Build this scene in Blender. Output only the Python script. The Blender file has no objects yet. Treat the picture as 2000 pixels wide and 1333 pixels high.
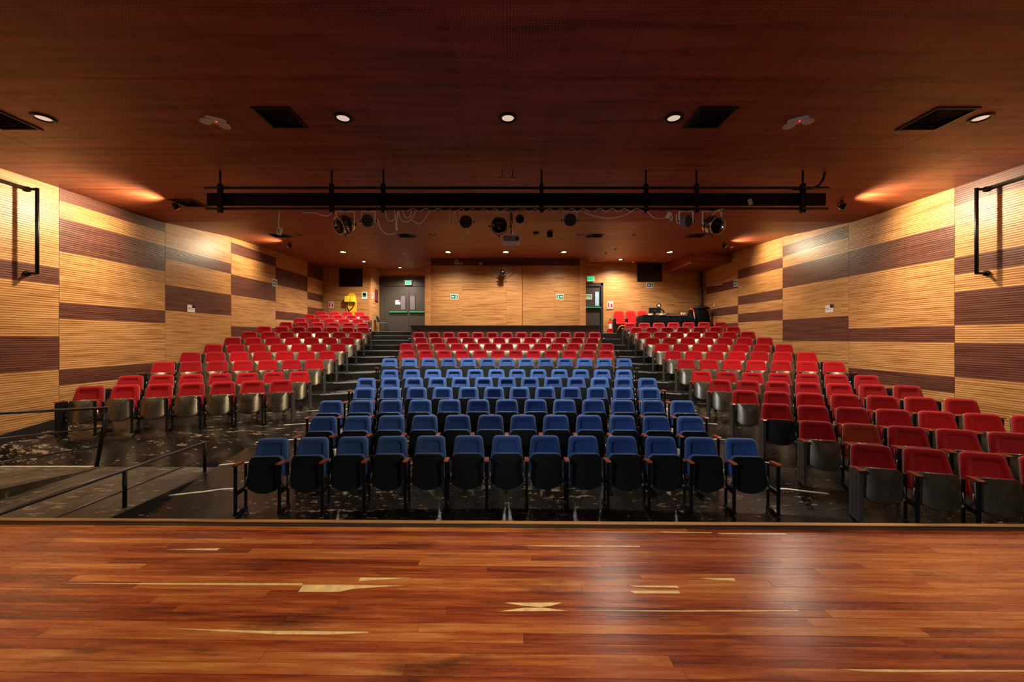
import bpy, math, random
from mathutils import Vector, Matrix
random.seed(7)
SC = bpy.context.scene
COL = SC.collection
F = 768.0            # focal length in pixels of the 2000 px wide frame
EYE = 2.3            # camera height above the front of the auditorium floor
STAGE = 0.95         # stage height

# ------------------------------------------------------------------ camera, world, exposure
cd = bpy.data.cameras.new('camera')
cd.sensor_width = 36.0
cd.lens = F * 36.0 / 2000.0
cd.shift_x = 10.0 / 2000.0
cd.shift_y = -6.5 / 2000.0
cd.clip_start = 0.05
cam = bpy.data.objects.new('camera', cd)
COL.objects.link(cam)
cam.location = (0, 0, EYE)
cam.rotation_euler = (math.pi / 2, 0, 0)
SC.camera = cam
w = bpy.data.worlds.new('world'); SC.world = w
w.use_nodes = True
w.node_tree.nodes['Background'].inputs[0].default_value = (0.02, 0.016, 0.014, 1)
w.node_tree.nodes['Background'].inputs[1].default_value = 0.3
SC.view_settings.view_transform = 'Standard'
SC.view_settings.look = 'None'
SC.view_settings.gamma = 1.0
SC.view_settings.use_curve_mapping = False
SC.view_settings.exposure = 0.55
try:
    SC.cycles.use_denoising = True
    SC.cycles.max_bounces = 8
    SC.cycles.diffuse_bounces = 5
    SC.cycles.sample_clamp_indirect = 6.0
except Exception:
    pass
# lamp powers (W); every lamp is built with its own fixture further down
P_REAR = 430.0        # bright downlights at the back
P_MID = 520.0         # downlights hidden behind the lighting bar
P_STAGE = 300.0       # downlights over the stage, above the frame
P_FLOOD = 400.0       # wall floods
P_ADDED = 480.0         # two spots added behind the camera for streaks on the seat pans
P_NEAR = 9.0         # faintly lit downlights of the near ceiling
WARM = (1.0, 0.86, 0.68)
YELL = (1.0, 0.83, 0.54)

# ------------------------------------------------------------------ materials
def lin(c):
    return tuple(((v / 255.0) / 12.92 if v / 255.0 <= 0.04045 else ((v / 255.0 + 0.055) / 1.055) ** 2.4) for v in c) + (1.0,)

class N:
    def __init__(s, name):
        s.m = bpy.data.materials.new(name); s.m.use_nodes = True
        s.t = s.m.node_tree; s.b = s.t.nodes['Principled BSDF']
    def n(s, typ, **kw):
        nd = s.t.nodes.new(typ)
        for k, v in kw.items(): setattr(nd, k, v)
        return nd
    def l(s, a, b): s.t.links.new(a, b)
    def math(s, op, a, b=None, clamp=False):
        nd = s.n('ShaderNodeMath', operation=op, use_clamp=clamp)
        for i, v in enumerate((a, b)):
            if v is None: continue
            if isinstance(v, (int, float)): nd.inputs[i].default_value = v
            else: s.l(v, nd.inputs[i])
        return nd.outputs[0]
    def coords(s, scale, randomize=0.0):
        tc = s.n('ShaderNodeTexCoord'); mp = s.n('ShaderNodeMapping')
        mp.inputs['Scale'].default_value = scale
        if randomize:
            oi = s.n('ShaderNodeObjectInfo'); ad = s.n('ShaderNodeVectorMath', operation='ADD')
            r = s.math('MULTIPLY', oi.outputs['Random'], randomize)
            cb = s.n('ShaderNodeCombineXYZ')
            for i in range(3): s.l(r, cb.inputs[i])
            s.l(tc.outputs['Object'], ad.inputs[0]); s.l(cb.outputs[0], ad.inputs[1]); s.l(ad.outputs[0], mp.inputs['Vector'])
        else:
            s.l(tc.outputs['Object'], mp.inputs['Vector'])
        return mp.outputs[0]
    def noise(s, vec, sc=1.0, det=4.0, rough=0.55):
        nd = s.n('ShaderNodeTexNoise')
        nd.inputs['Scale'].default_value = sc; nd.inputs['Detail'].default_value = det; nd.inputs['Roughness'].default_value = rough
        s.l(vec, nd.inputs['Vector']); return nd.outputs['Fac']
    def ramp(s, fac, stops):
        nd = s.n('ShaderNodeValToRGB'); e = nd.color_ramp.elements
        while len(e) < len(stops): e.new(0.5)
        for el, (p, c) in zip(e, stops): el.position = p; el.color = c
        s.l(fac, nd.inputs[0]); return nd.outputs[0]
    def mix(s, fac, a, b, mode='MIX'):
        nd = s.n('ShaderNodeMix', data_type='RGBA', blend_type=mode)
        if isinstance(fac, (int, float)): nd.inputs[0].default_value = fac
        else: s.l(fac, nd.inputs[0])
        for i, v in ((6, a), (7, b)):
            if isinstance(v, tuple): nd.inputs[i].default_value = v
            else: s.l(v, nd.inputs[i])
        return nd.outputs[2]
    def bump(s, h, strength=0.2, dist=0.01):
        nd = s.n('ShaderNodeBump'); nd.inputs['Strength'].default_value = strength; nd.inputs['Distance'].default_value = dist
        s.l(h, nd.inputs['Height']); s.l(nd.outputs[0], s.b.inputs['Normal'])
    def base(s, c):
        if isinstance(c, tuple): s.b.inputs['Base Color'].default_value = c
        else: s.l(c, s.b.inputs['Base Color'])
    def pr(s, rough=0.5, metal=0.0, spec=0.5, sheen=0.0):
        s.b.inputs['Roughness'].default_value = rough; s.b.inputs['Metallic'].default_value = metal
        s.b.inputs['Specular IOR Level'].default_value = spec
        if sheen: s.b.inputs['Sheen Weight'].default_value = sheen
        return s.m

def plain(name, c, rough=0.5, metal=0.0, spec=0.5, var=0.12, sc=9.0):
    q = N(name); f = q.noise(q.coords((sc, sc, sc)), 1.0, 3.0)
    a = tuple(min(1, v * (1 - var)) for v in lin(c)[:3]) + (1,); b = tuple(min(1, v * (1 + var)) for v in lin(c)[:3]) + (1,)
    q.base(q.ramp(f, [(0.3, a), (0.7, b)])); return q.pr(rough, metal, spec)

def emit(name, c, strength):
    q = N(name); q.base(lin(c)); q.b.inputs['Emission Color'].default_value = lin(c); q.b.inputs['Emission Strength'].default_value = strength
    return q.pr(0.4)

def wall_wood(name, dark, mid, light, along, rough=0.5):
    q = N(name); sc = [0.0, 0.0, 0.0]
    sc = (1.1, 22, 22) if along == 'x' else (22, 1.1, 22)
    v = q.coords(sc, 3.0)
    f = q.noise(v, 1.0, 5.0, 0.6)
    c = q.ramp(f, [(0.28, lin(dark)), (0.5, lin(mid)), (0.75, lin(light))])
    sc2 = (7, 160, 160) if along == 'x' else (160, 7, 160)
    g = q.noise(q.coords(sc2, 3.0), 1.0, 2.0)
    c = q.mix(q.math('MULTIPLY', g, 0.35), c, q.mix(1.0, c, (0.55, 0.5, 0.45, 1), 'MULTIPLY'))
    q.base(c); return q.pr(rough, 0, 0.4)

M = {}
M['wall_l'] = wall_wood('light_slat_wood', (152, 98, 52), (206, 150, 92), (226, 176, 116), 'y', 0.42)
M['wall_d'] = wall_wood('dark_slat_wood', (78, 42, 33), (108, 63, 50), (128, 80, 64), 'y', 0.42)
M['wall_lx'] = wall_wood('light_slat_wood_rear', (146, 90, 46), (200, 142, 84), (222, 168, 108), 'x', 0.36)
M['wood_edge'] = wall_wood('wood_edge_band', (160, 100, 52), (196, 136, 78), (210, 152, 92), 'x')

def ceiling_mat():
    q = N('perforated_ceiling_wood')
    f = q.noise(q.coords((0.7, 9, 9)), 1.0, 6.0, 0.62)
    c = q.ramp(f, [(0.3, lin((88, 40, 24))), (0.52, lin((146, 72, 44))), (0.75, lin((172, 92, 58)))])
    tc = q.n('ShaderNodeTexCoord'); sp = q.n('ShaderNodeSeparateXYZ'); q.l(tc.outputs['Object'], sp.inputs[0])
    def cell(o, p):
        fr = q.math('FRACT', q.math('DIVIDE', q.math('ADD', o, 61.0 * p), p))
        return q.math('ABSOLUTE', q.math('SUBTRACT', fr, 0.5))
    dx, dy = cell(sp.outputs[0], 0.0305), cell(sp.outputs[1], 0.0305)
    d = q.math('SQRT', q.math('ADD', q.math('MULTIPLY', dx, dx), q.math('MULTIPLY', dy, dy)))
    dot = q.math('LESS_THAN', d, 0.15)
    px = q.math('LESS_THAN', cell(q.math('ADD', sp.outputs[0], 0.61), 1.22), 0.455)
    py = q.math('LESS_THAN', cell(q.math('ADD', sp.outputs[1], 0.52), 1.67), 0.465)
    near = q.math('LESS_THAN', sp.outputs[1], 7.9)
    msk = q.math('MULTIPLY', q.math('MULTIPLY', dot, px), q.math('MULTIPLY', py, near))
    q.base(q.mix(q.math('MULTIPLY', msk, 0.8), c, lin((214, 168, 140))))
    return q.pr(0.48, 0, 0.35)
M['ceil'] = ceiling_mat()

def fabric(name, dark, light):
    q = N(name); f = q.noise(q.coords((14, 14, 14), 5.0), 1.0, 3.0)
    oi = q.n('ShaderNodeObjectInfo')
    fac = q.math('ADD', q.math('MULTIPLY', f, 0.6), q.math('MULTIPLY', oi.outputs['Random'], 0.4))
    q.base(q.ramp(fac, [(0.2, lin(dark)), (0.8, lin(light))]))
    q.bump(q.noise(q.coords((420, 420, 420)), 1.0, 2.0), 0.25, 0.002)
    return q.pr(0.9, 0, 0.15, 0.25)
M['red'] = fabric('red_velour', (134, 3, 12), (176, 7, 18))
M['crim'] = fabric('crimson_velour', (136, 8, 26), (176, 16, 38))
M['rust'] = fabric('rust_velour', (140, 40, 14), (170, 58, 22))
M['scar'] = fabric('scarlet_fabric', (190, 12, 10), (212, 20, 16))
M['blue'] = fabric('blue_velour', (48, 82, 146), (70, 108, 180))
M['pan_dark'] = plain('black_green_seat_pan', (26, 34, 36), 0.38, 0, 0.5)
def pan_bronze():
    q = N('worn_metal_seat_pan'); f = q.noise(q.coords((7, 7, 5), 6.0), 1.0, 4.0)
    q.base(q.ramp(f, [(0.3, lin((138, 128, 114))), (0.75, lin((172, 160, 140)))]))
    g = q.noise(q.coords((4, 4, 4), 6.0), 1.0, 2.0)
    q.bump(g, 0.05, 0.006)
    q.l(q.math('ADD', q.math('MULTIPLY', f, 0.12), 0.22), q.b.inputs['Roughness'])
    m = q.m; q.b.inputs['Metallic'].default_value = 0.9; return m
M['pan_metal'] = pan_bronze()
M['shell'] = plain('grey_green_back_shell', (112, 108, 94), 0.35, 0.5)
M['frame'] = plain('black_painted_steel', (22, 23, 26), 0.42, 0.2)
M['panel_grey'] = plain('grey_end_panel', (66, 62, 60), 0.5)
M['arm'] = wall_wood('varnished_armrest_wood', (92, 36, 18), (140, 62, 34), (170, 84, 48), 'y', 0.3)
M['bolt'] = plain('steel_bolt', (150, 150, 150), 0.3, 0.9)

def floor_mat(name, a, b, worn, thr, rough):
    q = N(name)
    f = q.noise(q.coords((2.2, 1.1, 2)), 1.0, 5.0)
    c = q.ramp(f, [(0.3, lin(a)), (0.75, lin(b))])
    g = q.noise(q.coords((5.0, 11.0, 4)), 1.0, 8.0, 0.76)
    h = q.noise(q.coords((0.5, 0.5, 0.5)), 1.0, 2.0)
    m = q.ramp(q.math('ADD', g, q.math('MULTIPLY', q.math('SUBTRACT', h, 0.5), 0.35)), [(thr, (0, 0, 0, 1)), (thr + 0.035, (1, 1, 1, 1))])
    sp = q.noise(q.coords((42, 60, 42)), 1.0, 3.0)
    s2 = q.ramp(sp, [(0.64, (0, 0, 0, 1)), (0.70, (1, 1, 1, 1))])
    c = q.mix(m, c, lin(worn)); c = q.mix(q.math('MULTIPLY', s2, 0.5), c, lin(worn))
    q.base(c); q.bump(g, 0.25, 0.01)
    q.l(q.math('ADD', q.math('MULTIPLY', f, 0.25), rough), q.b.inputs['Roughness'])
    q.b.inputs['Specular IOR Level'].default_value = 0.26
    return q.m
M['floor'] = floor_mat('worn_black_floor_paint', (12, 10, 9), (30, 25, 21), (140, 118, 94), 0.595, 0.07)
M['ramp'] = floor_mat('scuffed_grey_ramp', (58, 48, 38), (104, 90, 72), (150, 130, 104), 0.58, 0.35)
M['riser'] = floor_mat('black_step_paint', (20, 19, 18), (34, 31, 29), (120, 110, 98), 0.68, 0.32)
M['nosing'] = plain('pale_step_nosing', (160, 152, 142), 0.45, 0.3)
M['strip'] = plain('white_floor_strip', (206, 196, 178), 0.5)
M['skirt'] = plain('black_skirting', (38, 34, 32), 0.45)

def stage_mat():
    q = N('worn_stage_planks')
    oi = q.n('ShaderNodeObjectInfo')
    f = q.noise(q.coords((2.2, 30, 30), 40.0), 1.0, 7.0, 0.66)
    fac = q.math('ADD', q.math('MULTIPLY', q.math('SUBTRACT', f, 0.1), 1.05), q.math('MULTIPLY', oi.outputs['Random'], 0.34))
    c = q.ramp(fac, [(0.26, lin((66, 22, 9))), (0.44, lin((118, 46, 18))), (0.6, lin((150, 70, 28))), (0.74, lin((168, 94, 42))), (0.9, lin((190, 122, 62)))])
    g = q.noise(q.coords((9, 170, 170), 40.0), 1.0, 3.0)
    c = q.mix(q.math('MULTIPLY', g, 0.4), c, q.mix(1.0, c, (0.45, 0.4, 0.35, 1), 'MULTIPLY'))
    st = q.noise(q.coords((1.2, 4.5, 2)), 1.0, 6.0, 0.7)
    m = q.ramp(st, [(0.56, (0, 0, 0, 1)), (0.70, (1, 1, 1, 1))])
    c = q.mix(q.math('MULTIPLY', m, 0.75), c, lin((34, 20, 14)))
    fl = q.noise(q.coords((55, 70, 50)), 1.0, 2.0)
    c = q.mix(q.math('MULTIPLY', q.ramp(fl, [(0.755, (0, 0, 0, 1)), (0.78, (1, 1, 1, 1))]), 0.6), c, lin((30, 20, 18)))
    q.base(c)
    q.bump(f, 0.12, 0.004)
    q.l(q.math('ADD', q.math('MULTIPLY', g, 0.16), 0.2), q.b.inputs['Roughness'])
    return q.m
M['stage'] = stage_mat()
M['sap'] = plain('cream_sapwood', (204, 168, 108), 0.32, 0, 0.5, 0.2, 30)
M['lip'] = wall_wood('stage_lip_wood', (70, 48, 30), (150, 104, 52), (186, 132, 70), 'x', 0.5)
M['lip_dark'] = wall_wood('stage_lip_weathered', (40, 30, 22), (84, 66, 46), (112, 90, 62), 'x', 0.6)
M['black'] = plain('matt_black', (14, 13, 13), 0.6, 0, 0.3)
M['blackgl'] = plain('black_glass', (8, 8, 9), 0.25, 0, 0.4)
M['blackmetal'] = plain('black_metal', (18, 17, 17), 0.4, 0.4)
M['handrail'] = plain('handrail_steel', (104, 100, 98), 0.28, 0.85)
M['chrome'] = plain('polished_aluminium', (190, 184, 172), 0.16, 1.0)
M['white'] = plain('white_plastic', (226, 218, 206), 0.45)
M['cream'] = plain('cream_plastic', (214, 190, 160), 0.45)
M['grey'] = plain('grey_plastic', (120, 116, 112), 0.4)
M['door'] = plain('dark_bronze_door', (66, 58, 50), 0.42, 0.25)
M['doorfr'] = plain('black_door_frame', (28, 24, 22), 0.45)
M['green'] = plain('green_sign', (14, 110, 82), 0.45)
M['greenbar'] = plain('green_push_bar', (30, 140, 84), 0.35)
M['exitgreen'] = emit('lit_exit_green', (40, 200, 130), 0.8)
M['exittext'] = plain('exit_lettering', (8, 84, 52), 0.4)
M['signred'] = plain('red_sign', (206, 24, 44), 0.4)
M['signnavy'] = plain('navy_sign', (48, 44, 88), 0.4)
M['ink'] = plain('print_ink', (70, 62, 56), 0.6)
M['yellow'] = plain('yellow_plastic', (232, 176, 44), 0.4)
M['yellow2'] = plain('lemon_plastic', (232, 206, 50), 0.4)
M['cloth'] = plain('black_cloth', (16, 16, 18), 0.95, 0, 0.1)
M['glassblue'] = plain('pale_blue_glass', (150, 176, 204), 0.15)
M['glassgrey'] = plain('grey_glass', (104, 96, 100), 0.15)
M['lowwall'] = plain('dark_brown_parapet', (88, 60, 52), 0.5)
M['diff_on'] = emit('lit_downlight', (255, 232, 196), 30.0)
M['diff_low'] = emit('soft_downlight', (255, 232, 196), 1.5)
M['diff_off'] = emit('dim_downlight', (255, 226, 206), 0.42)
M['diff_yel'] = emit('lit_flood_lens', (255, 206, 120), 4.0)
M['led_red'] = emit('red_led', (255, 60, 40), 2.0)
M['ledlens'] = plain('led_lens', (116, 100, 92), 0.2)
M['lens'] = plain('dark_glass_lens', (20, 18, 18), 0.08, 0, 0.7)
M['cable'] = plain('white_cable', (238, 226, 210), 0.45)
M['cableb'] = plain('black_cable', (16, 15, 15), 0.5)
M['red_ext'] = plain('extinguisher_red', (200, 22, 22), 0.3)
M['orange'] = plain('orange_strap', (226, 74, 36), 0.6)
M['poster'] = plain('dark_poster_print', (92, 40, 42), 0.4, 0, 0.5, 0.7, 5)
M['backwall'] = plain('dark_stage_curtain', (60, 34, 28), 0.9)

# ------------------------------------------------------------------ mesh helpers
class MB:
    def __init__(s): s.v = []; s.f = []; s.mi = []; s.sm = []; s.mats = []
    def slot(s, m):
        if m not in s.mats: s.mats.append(m)
        return s.mats.index(m)
    def add(s, vs, fs, m=None, smooth=False, mat=None):
        b = len(s.v)
        s.v += [tuple(mat @ Vector(p)) if mat else tuple(p) for p in vs]
        k = s.slot(m) if m else 0
        for f in fs: s.f.append(tuple(b + i for i in f)); s.mi.append(k); s.sm.append(smooth)
        return s
    def box(s, x0, x1, y0, y1, z0, z1, m=None, mat=None, bev=0.0):
        if bev > 0:
            b = bev
            lo = [(x0+b, y0), (x1-b, y0), (x1, y0+b), (x1, y1-b), (x1-b, y1), (x0+b, y1), (x0, y1-b), (x0, y0+b)]
            cx, cy = (x0+x1)/2, (y0+y1)/2
            sx, sy = (x1-x0-2*b)/(x1-x0), (y1-y0-2*b)/(y1-y0)
            li = [(cx+(x-cx)*sx, cy+(y-cy)*sy) for x, y in lo]
            rings = [[(x, y, z0) for x, y in li], [(x, y, z0+b) for x, y in lo], [(x, y, z1-b) for x, y in lo], [(x, y, z1) for x, y in li]]
            return s.rings(rings, m, False, mat, caps=True)
        vs = [(x0,y0,z0),(x1,y0,z0),(x1,y1,z0),(x0,y1,z0),(x0,y0,z1),(x1,y0,z1),(x1,y1,z1),(x0,y1,z1)]
        return s.add(vs, [(3,2,1,0),(4,5,6,7),(0,1,5,4),(1,2,6,5),(2,3,7,6),(3,0,4,7)], m, False, mat)
    def rings(s, rings, m=None, smooth=True, mat=None, caps=True):
        n = len(rings[0]); vs = [p for r in rings for p in r]; fs = []
        for k in range(len(rings)-1):
            for i in range(n):
                j = (i+1) % n
                fs.append((k*n+i, k*n+j, (k+1)*n+j, (k+1)*n+i))
        if caps:
            fs.append(tuple(reversed(range(n)))); fs.append(tuple((len(rings)-1)*n+i for i in range(n)))
        return s.add(vs, fs, m, smooth, mat)
    def cyl(s, p0, p1, r0, r1=None, n=12, m=None, smooth=True, caps=True):
        return s.tube([p0, p1], [r0, r0 if r1 is None else r1], n, m, smooth, caps)
    def tube(s, pts, r, n=8, m=None, smooth=True, caps=True):
        pts = [Vector(p) for p in pts]; rs = r if isinstance(r, (list, tuple)) else [r]*len(pts)
        rings = []; up = None
        for i, p in enumerate(pts):
            d = (pts[min(i+1, len(pts)-1)] - pts[max(i-1, 0)])
            if d.length < 1e-9: d = Vector((0, 0, 1))
            d.normalize()
            if up is None: up = Vector((0, 0, 1)) if abs(d.z) < 0.9 else Vector((0, 1, 0))
            a = d.cross(up)
            if a.length < 1e-4: a = d.cross(Vector((1, 0, 0)))
            a.normalize(); b = a.cross(d).normalized(); up = b
            rings.append([p + a*(math.cos(2*math.pi*k/n)*rs[i]) + b*(math.sin(2*math.pi*k/n)*rs[i]) for k in range(n)])
        return s.rings(rings, m, smooth, None, caps)
    def lathe(s, prof, n=20, m=None, mat=None, smooth=True, caps=False):
        rings = [[(r*math.cos(2*math.pi*k/n), r*math.sin(2*math.pi*k/n), z) for k in range(n)] for r, z in prof]
        return s.rings(rings, m, smooth, mat, caps)
    def prism(s, poly, t0, t1, m=None, mat=None, axis='y', smooth=False):
        if axis == 'y': f = lambda p, t: (p[0], t, p[1])
        elif axis == 'z': f = lambda p, t: (p[0], p[1], t)
        else: f = lambda p, t: (t, p[0], p[1])
        return s.rings([[f(p, t0) for p in poly], [f(p, t1) for p in poly]], m, smooth, mat, True)
    def mesh(s, name, m=None):
        me = bpy.data.meshes.new(name)
        me.from_pydata([tuple(p) for p in s.v], [], s.f)
        if m is not None: me.materials.append(M[m])
        else:
            for k in s.mats: me.materials.append(M[k])
            me.polygons.foreach_set('material_index', s.mi)
        me.polygons.foreach_set('use_smooth', s.sm)
        me.update()
        return me
    def build(s, name, m=None, parent=None, loc=(0,0,0), rz=0.0):
        return put(name, s.mesh(name, m), parent, loc, rz)

def put(name, data, parent=None, loc=(0,0,0), rz=0.0, rot=None):
    o = bpy.data.objects.new(name, data); COL.objects.link(o)
    o.location = loc; o.rotation_euler = rot if rot else (0, 0, rz); o.parent = parent
    return o
def tag(o, label=None, cat=None, group=None, kind=None):
    if label: o['label'] = label
    if cat: o['category'] = cat
    if group: o['group'] = group
    if kind: o['kind'] = kind
    return o
def thing(name, label, cat, loc=(0,0,0), rz=0.0, group=None, rot=None):
    return tag(put(name, None, None, loc, rz, rot), label, cat, group)
def struct(o): return tag(o, kind='structure')
def copy_tree(o, parent=None):
    c = o.copy(); COL.objects.link(c); c.parent = parent
    for ch in list(o.children): copy_tree(ch, c)
    return c
def at(x, y, D):      # a point of the place seen at that spot of the photograph, at depth D
    return Vector(((x-990.0)*D/F, D, EYE+(660.0-y)*D/F))
def lamp(name, parent, loc, target, power, color, size=0.06, angle=150.0, blend=1.0):
    ld = bpy.data.lights.new(name, 'SPOT'); ld.energy = power; ld.color = color
    ld.shadow_soft_size = size; ld.spot_size = math.radians(angle); ld.spot_blend = blend if angle > 100 else 0.9
    o = bpy.data.objects.new(name, ld); COL.objects.link(o); o.parent = parent; o.location = loc
    o.rotation_euler = (Vector(target)).to_track_quat('-Z', 'Y').to_euler()
    return o
def rounded(w, h, r, n=4, cx=0, cy=0):
    pts = []
    for sx, sy, a0 in ((1,1,0),(-1,1,90),(-1,-1,180),(1,-1,270)):
        for k in range(n+1):
            a = math.radians(a0+90*k/n)
            pts.append((cx+sx*(w/2-r)+r*math.cos(a), cy+sy*(h/2-r)+r*math.sin(a)))
    return pts
ORD = ['zeroth','first','second','third','fourth','fifth','sixth','seventh','eighth','ninth','tenth','eleventh','twelfth','thirteenth','fourteenth','fifteenth','sixteenth']

# ------------------------------------------------------------------ the shape of the floor
PITCH = 0.54
XW = 8.8
TAN = math.tan(math.radians(19.5))
def off(X):
    a = abs(X)
    return a*a/70.0 if a < 4.2 else max(0.252, 0.5+TAN*(a-4.8))
def rowD(i): return 5.6+0.905*(i-1)
def stepZ(i): return 0.84+0.194*(i-7)
def ramp_z(rho): return max(0.0, 0.128*(rho-5.3))
EDGE = {i: rowD(i)-0.46 for i in range(7, 17)}
ZST = {i: stepZ(i) for i in range(7, 17)}
EDGE_R = dict(EDGE); ZST_R = dict(ZST); EDGE_R[14] = 16.75; ZST_R[14] = 2.25; EDGE_R[15] = 17.28; ZST_R[15] = 2.5
def ceil_z(D):
    pts = [(-9, 5.25), (10.0, 5.25), (12.4, 5.5), (14.5, 5.58), (21, 5.72)]
    for (a, za), (b, zb) in zip(pts, pts[1:]):
        if D <= b: return za+(zb-za)*(D-a)/(b-a)
    return pts[-1][1]

floor = struct(put('floor', None))
XS = [-8.8, -8.2, -7.6, -7.0, -6.4, -5.8, -5.2, -4.7, -4.2, -3.5, -2.8, -2.1, -1.4, -0.7, 0, 0.7, 1.4, 2.1, 2.8, 3.5, 4.2, 4.7, 5.2, 5.8, 6.4, 7.0, 7.6, 8.2, 8.8]
# sloping lower floor
mb = MB()
RH = [2.3, 3.5, 4.6, 5.3] + [5.3+0.4*k for k in range(1, 14)]
RH = [r for r in RH if r < EDGE[7]] + [EDGE[7]+0.02]
XM = [-4.72]+[x for x in XS if x > -4.7]
vs = []; fs = []; nx = len(XM)
for r in RH:
    for X in XM: vs.append((X, r-off(X) if r > 3.6 else min(r-off(X), 2.6), ramp_z(r)))
for a in range(len(RH)-1):
    for b in range(nx-1): fs.append((a*nx+b, a*nx+b+1, (a+1)*nx+b+1, (a+1)*nx+b))
mb.add(vs, fs)
struct(mb.build('sloping_floor', 'floor', floor))
mb = MB(); XP = [-8.8, -8.2, -7.6, -7.0, -6.4, -5.8, -5.2, -4.95, -4.72]; NY = 22; vs = []; fs = []
for X in XP:
    ye = EDGE[7]+0.02-off(X)
    for k in range(NY+1):
        y = 6.54+(ye-6.54)*k/NY; sb = min(1.0, (y-6.54)/(0.9 if X > -7.2 else 0.9-0.65*(-7.2-X)/1.6)); sb = max(sb, 1-min(1, (-4.72-X)/0.5))
        vs.append((X, y, 0.153*(1-sb)+ramp_z(y+off(X))*sb))
for a in range(len(XP)-1):
    for b in range(NY): fs.append((a*(NY+1)+b, (a+1)*(NY+1)+b, (a+1)*(NY+1)+b+1, a*(NY+1)+b+1))
mb.add(vs, fs, None, True); struct(mb.build('sloping_floor', 'floor', floor))
def step(i, xs, edge, zst, nxt, prev_z, nos):
    e0 = edge[i]; z = zst[i]
    m_ = MB(); n = len(xs); v = []; f = []
    for X in xs:
        y0 = e0-off(X); y1 = (nxt-off(X)+0.03) if nxt else 21.0
        v += [(X, y0, prev_z-0.12), (X, y0, z), (X, y1, z)]
    for b in range(n-1):
        f += [(b*3, (b+1)*3, (b+1)*3+1, b*3+1), (b*3+1, (b+1)*3+1, (b+1)*3+2, b*3+2)]
    m_.add(v, f)
    o = m_.build('step', 'riser', floor)
    for xa, xb in nos:
        q = MB()
        k = 5
        A = [xa+(xb-xa)*t/(k-1) for t in range(k)]
        q.rings([[(X, e0-off(X)-0.006, z-0.016), (X, e0-off(X)+0.045, z-0.016), (X, e0-off(X)+0.045, z+0.004), (X, e0-off(X)-0.006, z+0.004)] for X in A], None, False)
        q.build('nosing', 'nosing', o)
AL = (-4.78, -3.92); AR = (3.92, 4.5)
pz = ramp_z(EDGE[7])
for i in range(7, 14):
    al = (-4.72-0.06*max(0, i-6), -3.7-(0.12 if i < 8 else -0.0))
    step(i, XS, EDGE, ZST, EDGE[i+1] if i < 13 else EDGE[14]+0.6, pz, [al, (3.72, 4.48+0.03*(i-6))])
    pz = ZST[i]
XL = [x for x in XS if x <= 0]; XR = [x for x in XS if x >= 0]
pl = pz
for i in (14, 15, 16):
    step(i, XL, EDGE, ZST, EDGE[i+1] if i < 16 else None, pl, [(-5.75 if i < 16 else -6.3, -3.85)]); pl = ZST[i]
pr_ = pz
for i in (14, 15):
    step(i, XR, EDGE_R, ZST_R, EDGE_R[15] if i == 14 else None, pr_, [(3.72, 4.7)]); pr_ = ZST_R[i]
# pale strips across the lower aisles
for k in range(5):
    rho = 5.98+0.94*k
    for xa, xb in (((-4.72+0.0*k, -3.78), (3.8, 4.5)) if k else ((-4.72, -3.95), (3.95, 4.55))):
        q = MB(); A = [xa+(xb-xa)*t/4 for t in range(5)]
        q.rings([[(X, rho-off(X)-0.02, ramp_z(rho)-0.004), (X, rho-off(X)+0.02, ramp_z(rho)-0.004), (X, rho-off(X)+0.02, ramp_z(rho)+0.008), (X, rho-off(X)-0.02, ramp_z(rho)+0.004)] for X in A], None, False)
        q.build('floor_strip', 'strip', floor)

# landing and ramp at the left front
RX0, RX1, RY = -6.72, -4.75, 6.55
q = MB(); q.box(RX0, RX1, 2.9, RY, -0.05, 0.15)
tag(struct(q.build('landing', 'ramp', floor)))
q = MB()
zb = 0.15+(RY-2.9)*0.103
q.add([(RX0,2.9,0),(RX0,RY,0),(-XW,RY,0),(-XW,2.9,0),(RX0,2.9,zb),(RX0,RY,0.152),(-XW,RY,0.152),(-XW,2.9,zb)],
      [(0,1,5,4),(1,2,6,5),(2,3,7,6),(3,0,4,7),(4,5,6,7)])
struct(q.build('side_ramp', 'ramp', floor))
q = MB(); q.box(-8.4, -6.85, 6.5, 6.54, 0.15, 0.166); q.build('floor_strip', 'strip', floor)
q = MB(); q.box(RX1, RX1+0.03, 2.9, RY, -0.03, 0.152); q.build('landing_kerb', 'skirt', floor)

# ------------------------------------------------------------------ slatted walls
SL = 1.0/24.0
def slat_panel(parent, o, u, length, z0, z1, nrm, m):
    o = Vector(o); u = Vector(u); nrm = Vector(nrm)
    mb_ = MB(); vs = []; fs = []
    g, dp, th = 0.0046, 0.016, 0.022
    zs = [(z0, 0.0), (z0+0.001, th)]
    n = max(1, int(round((z1-z0)/SL))); h = (z1-z0)/n
    for k in range(1, n):
        zc = z0+k*h
        zs += [(zc-g, th), (zc-g, th-dp), (zc+g, th-dp), (zc+g, th)]
    zs += [(z1-0.001, th), (z1, 0.0)]
    for z, d in zs:
        p = o+nrm*d; p.z = z; vs.append(tuple(p)); e = p+u*length; e.z = z; vs.append(tuple(e))
    for k in range(len(zs)-1): fs.append((2*k, 2*k+1, 2*k+3, 2*k+2))
    fs.append(tuple(range(0, len(vs), 2))); fs.append(tuple(range(1, len(vs), 2)))
    mb_.add(vs, fs)
    return mb_.build('panel', m, parent)
COLS = [0.52, 2.93, 5.33, 7.73, 10.13, 12.55, 14.97, 17.36, 18.8]
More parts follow.
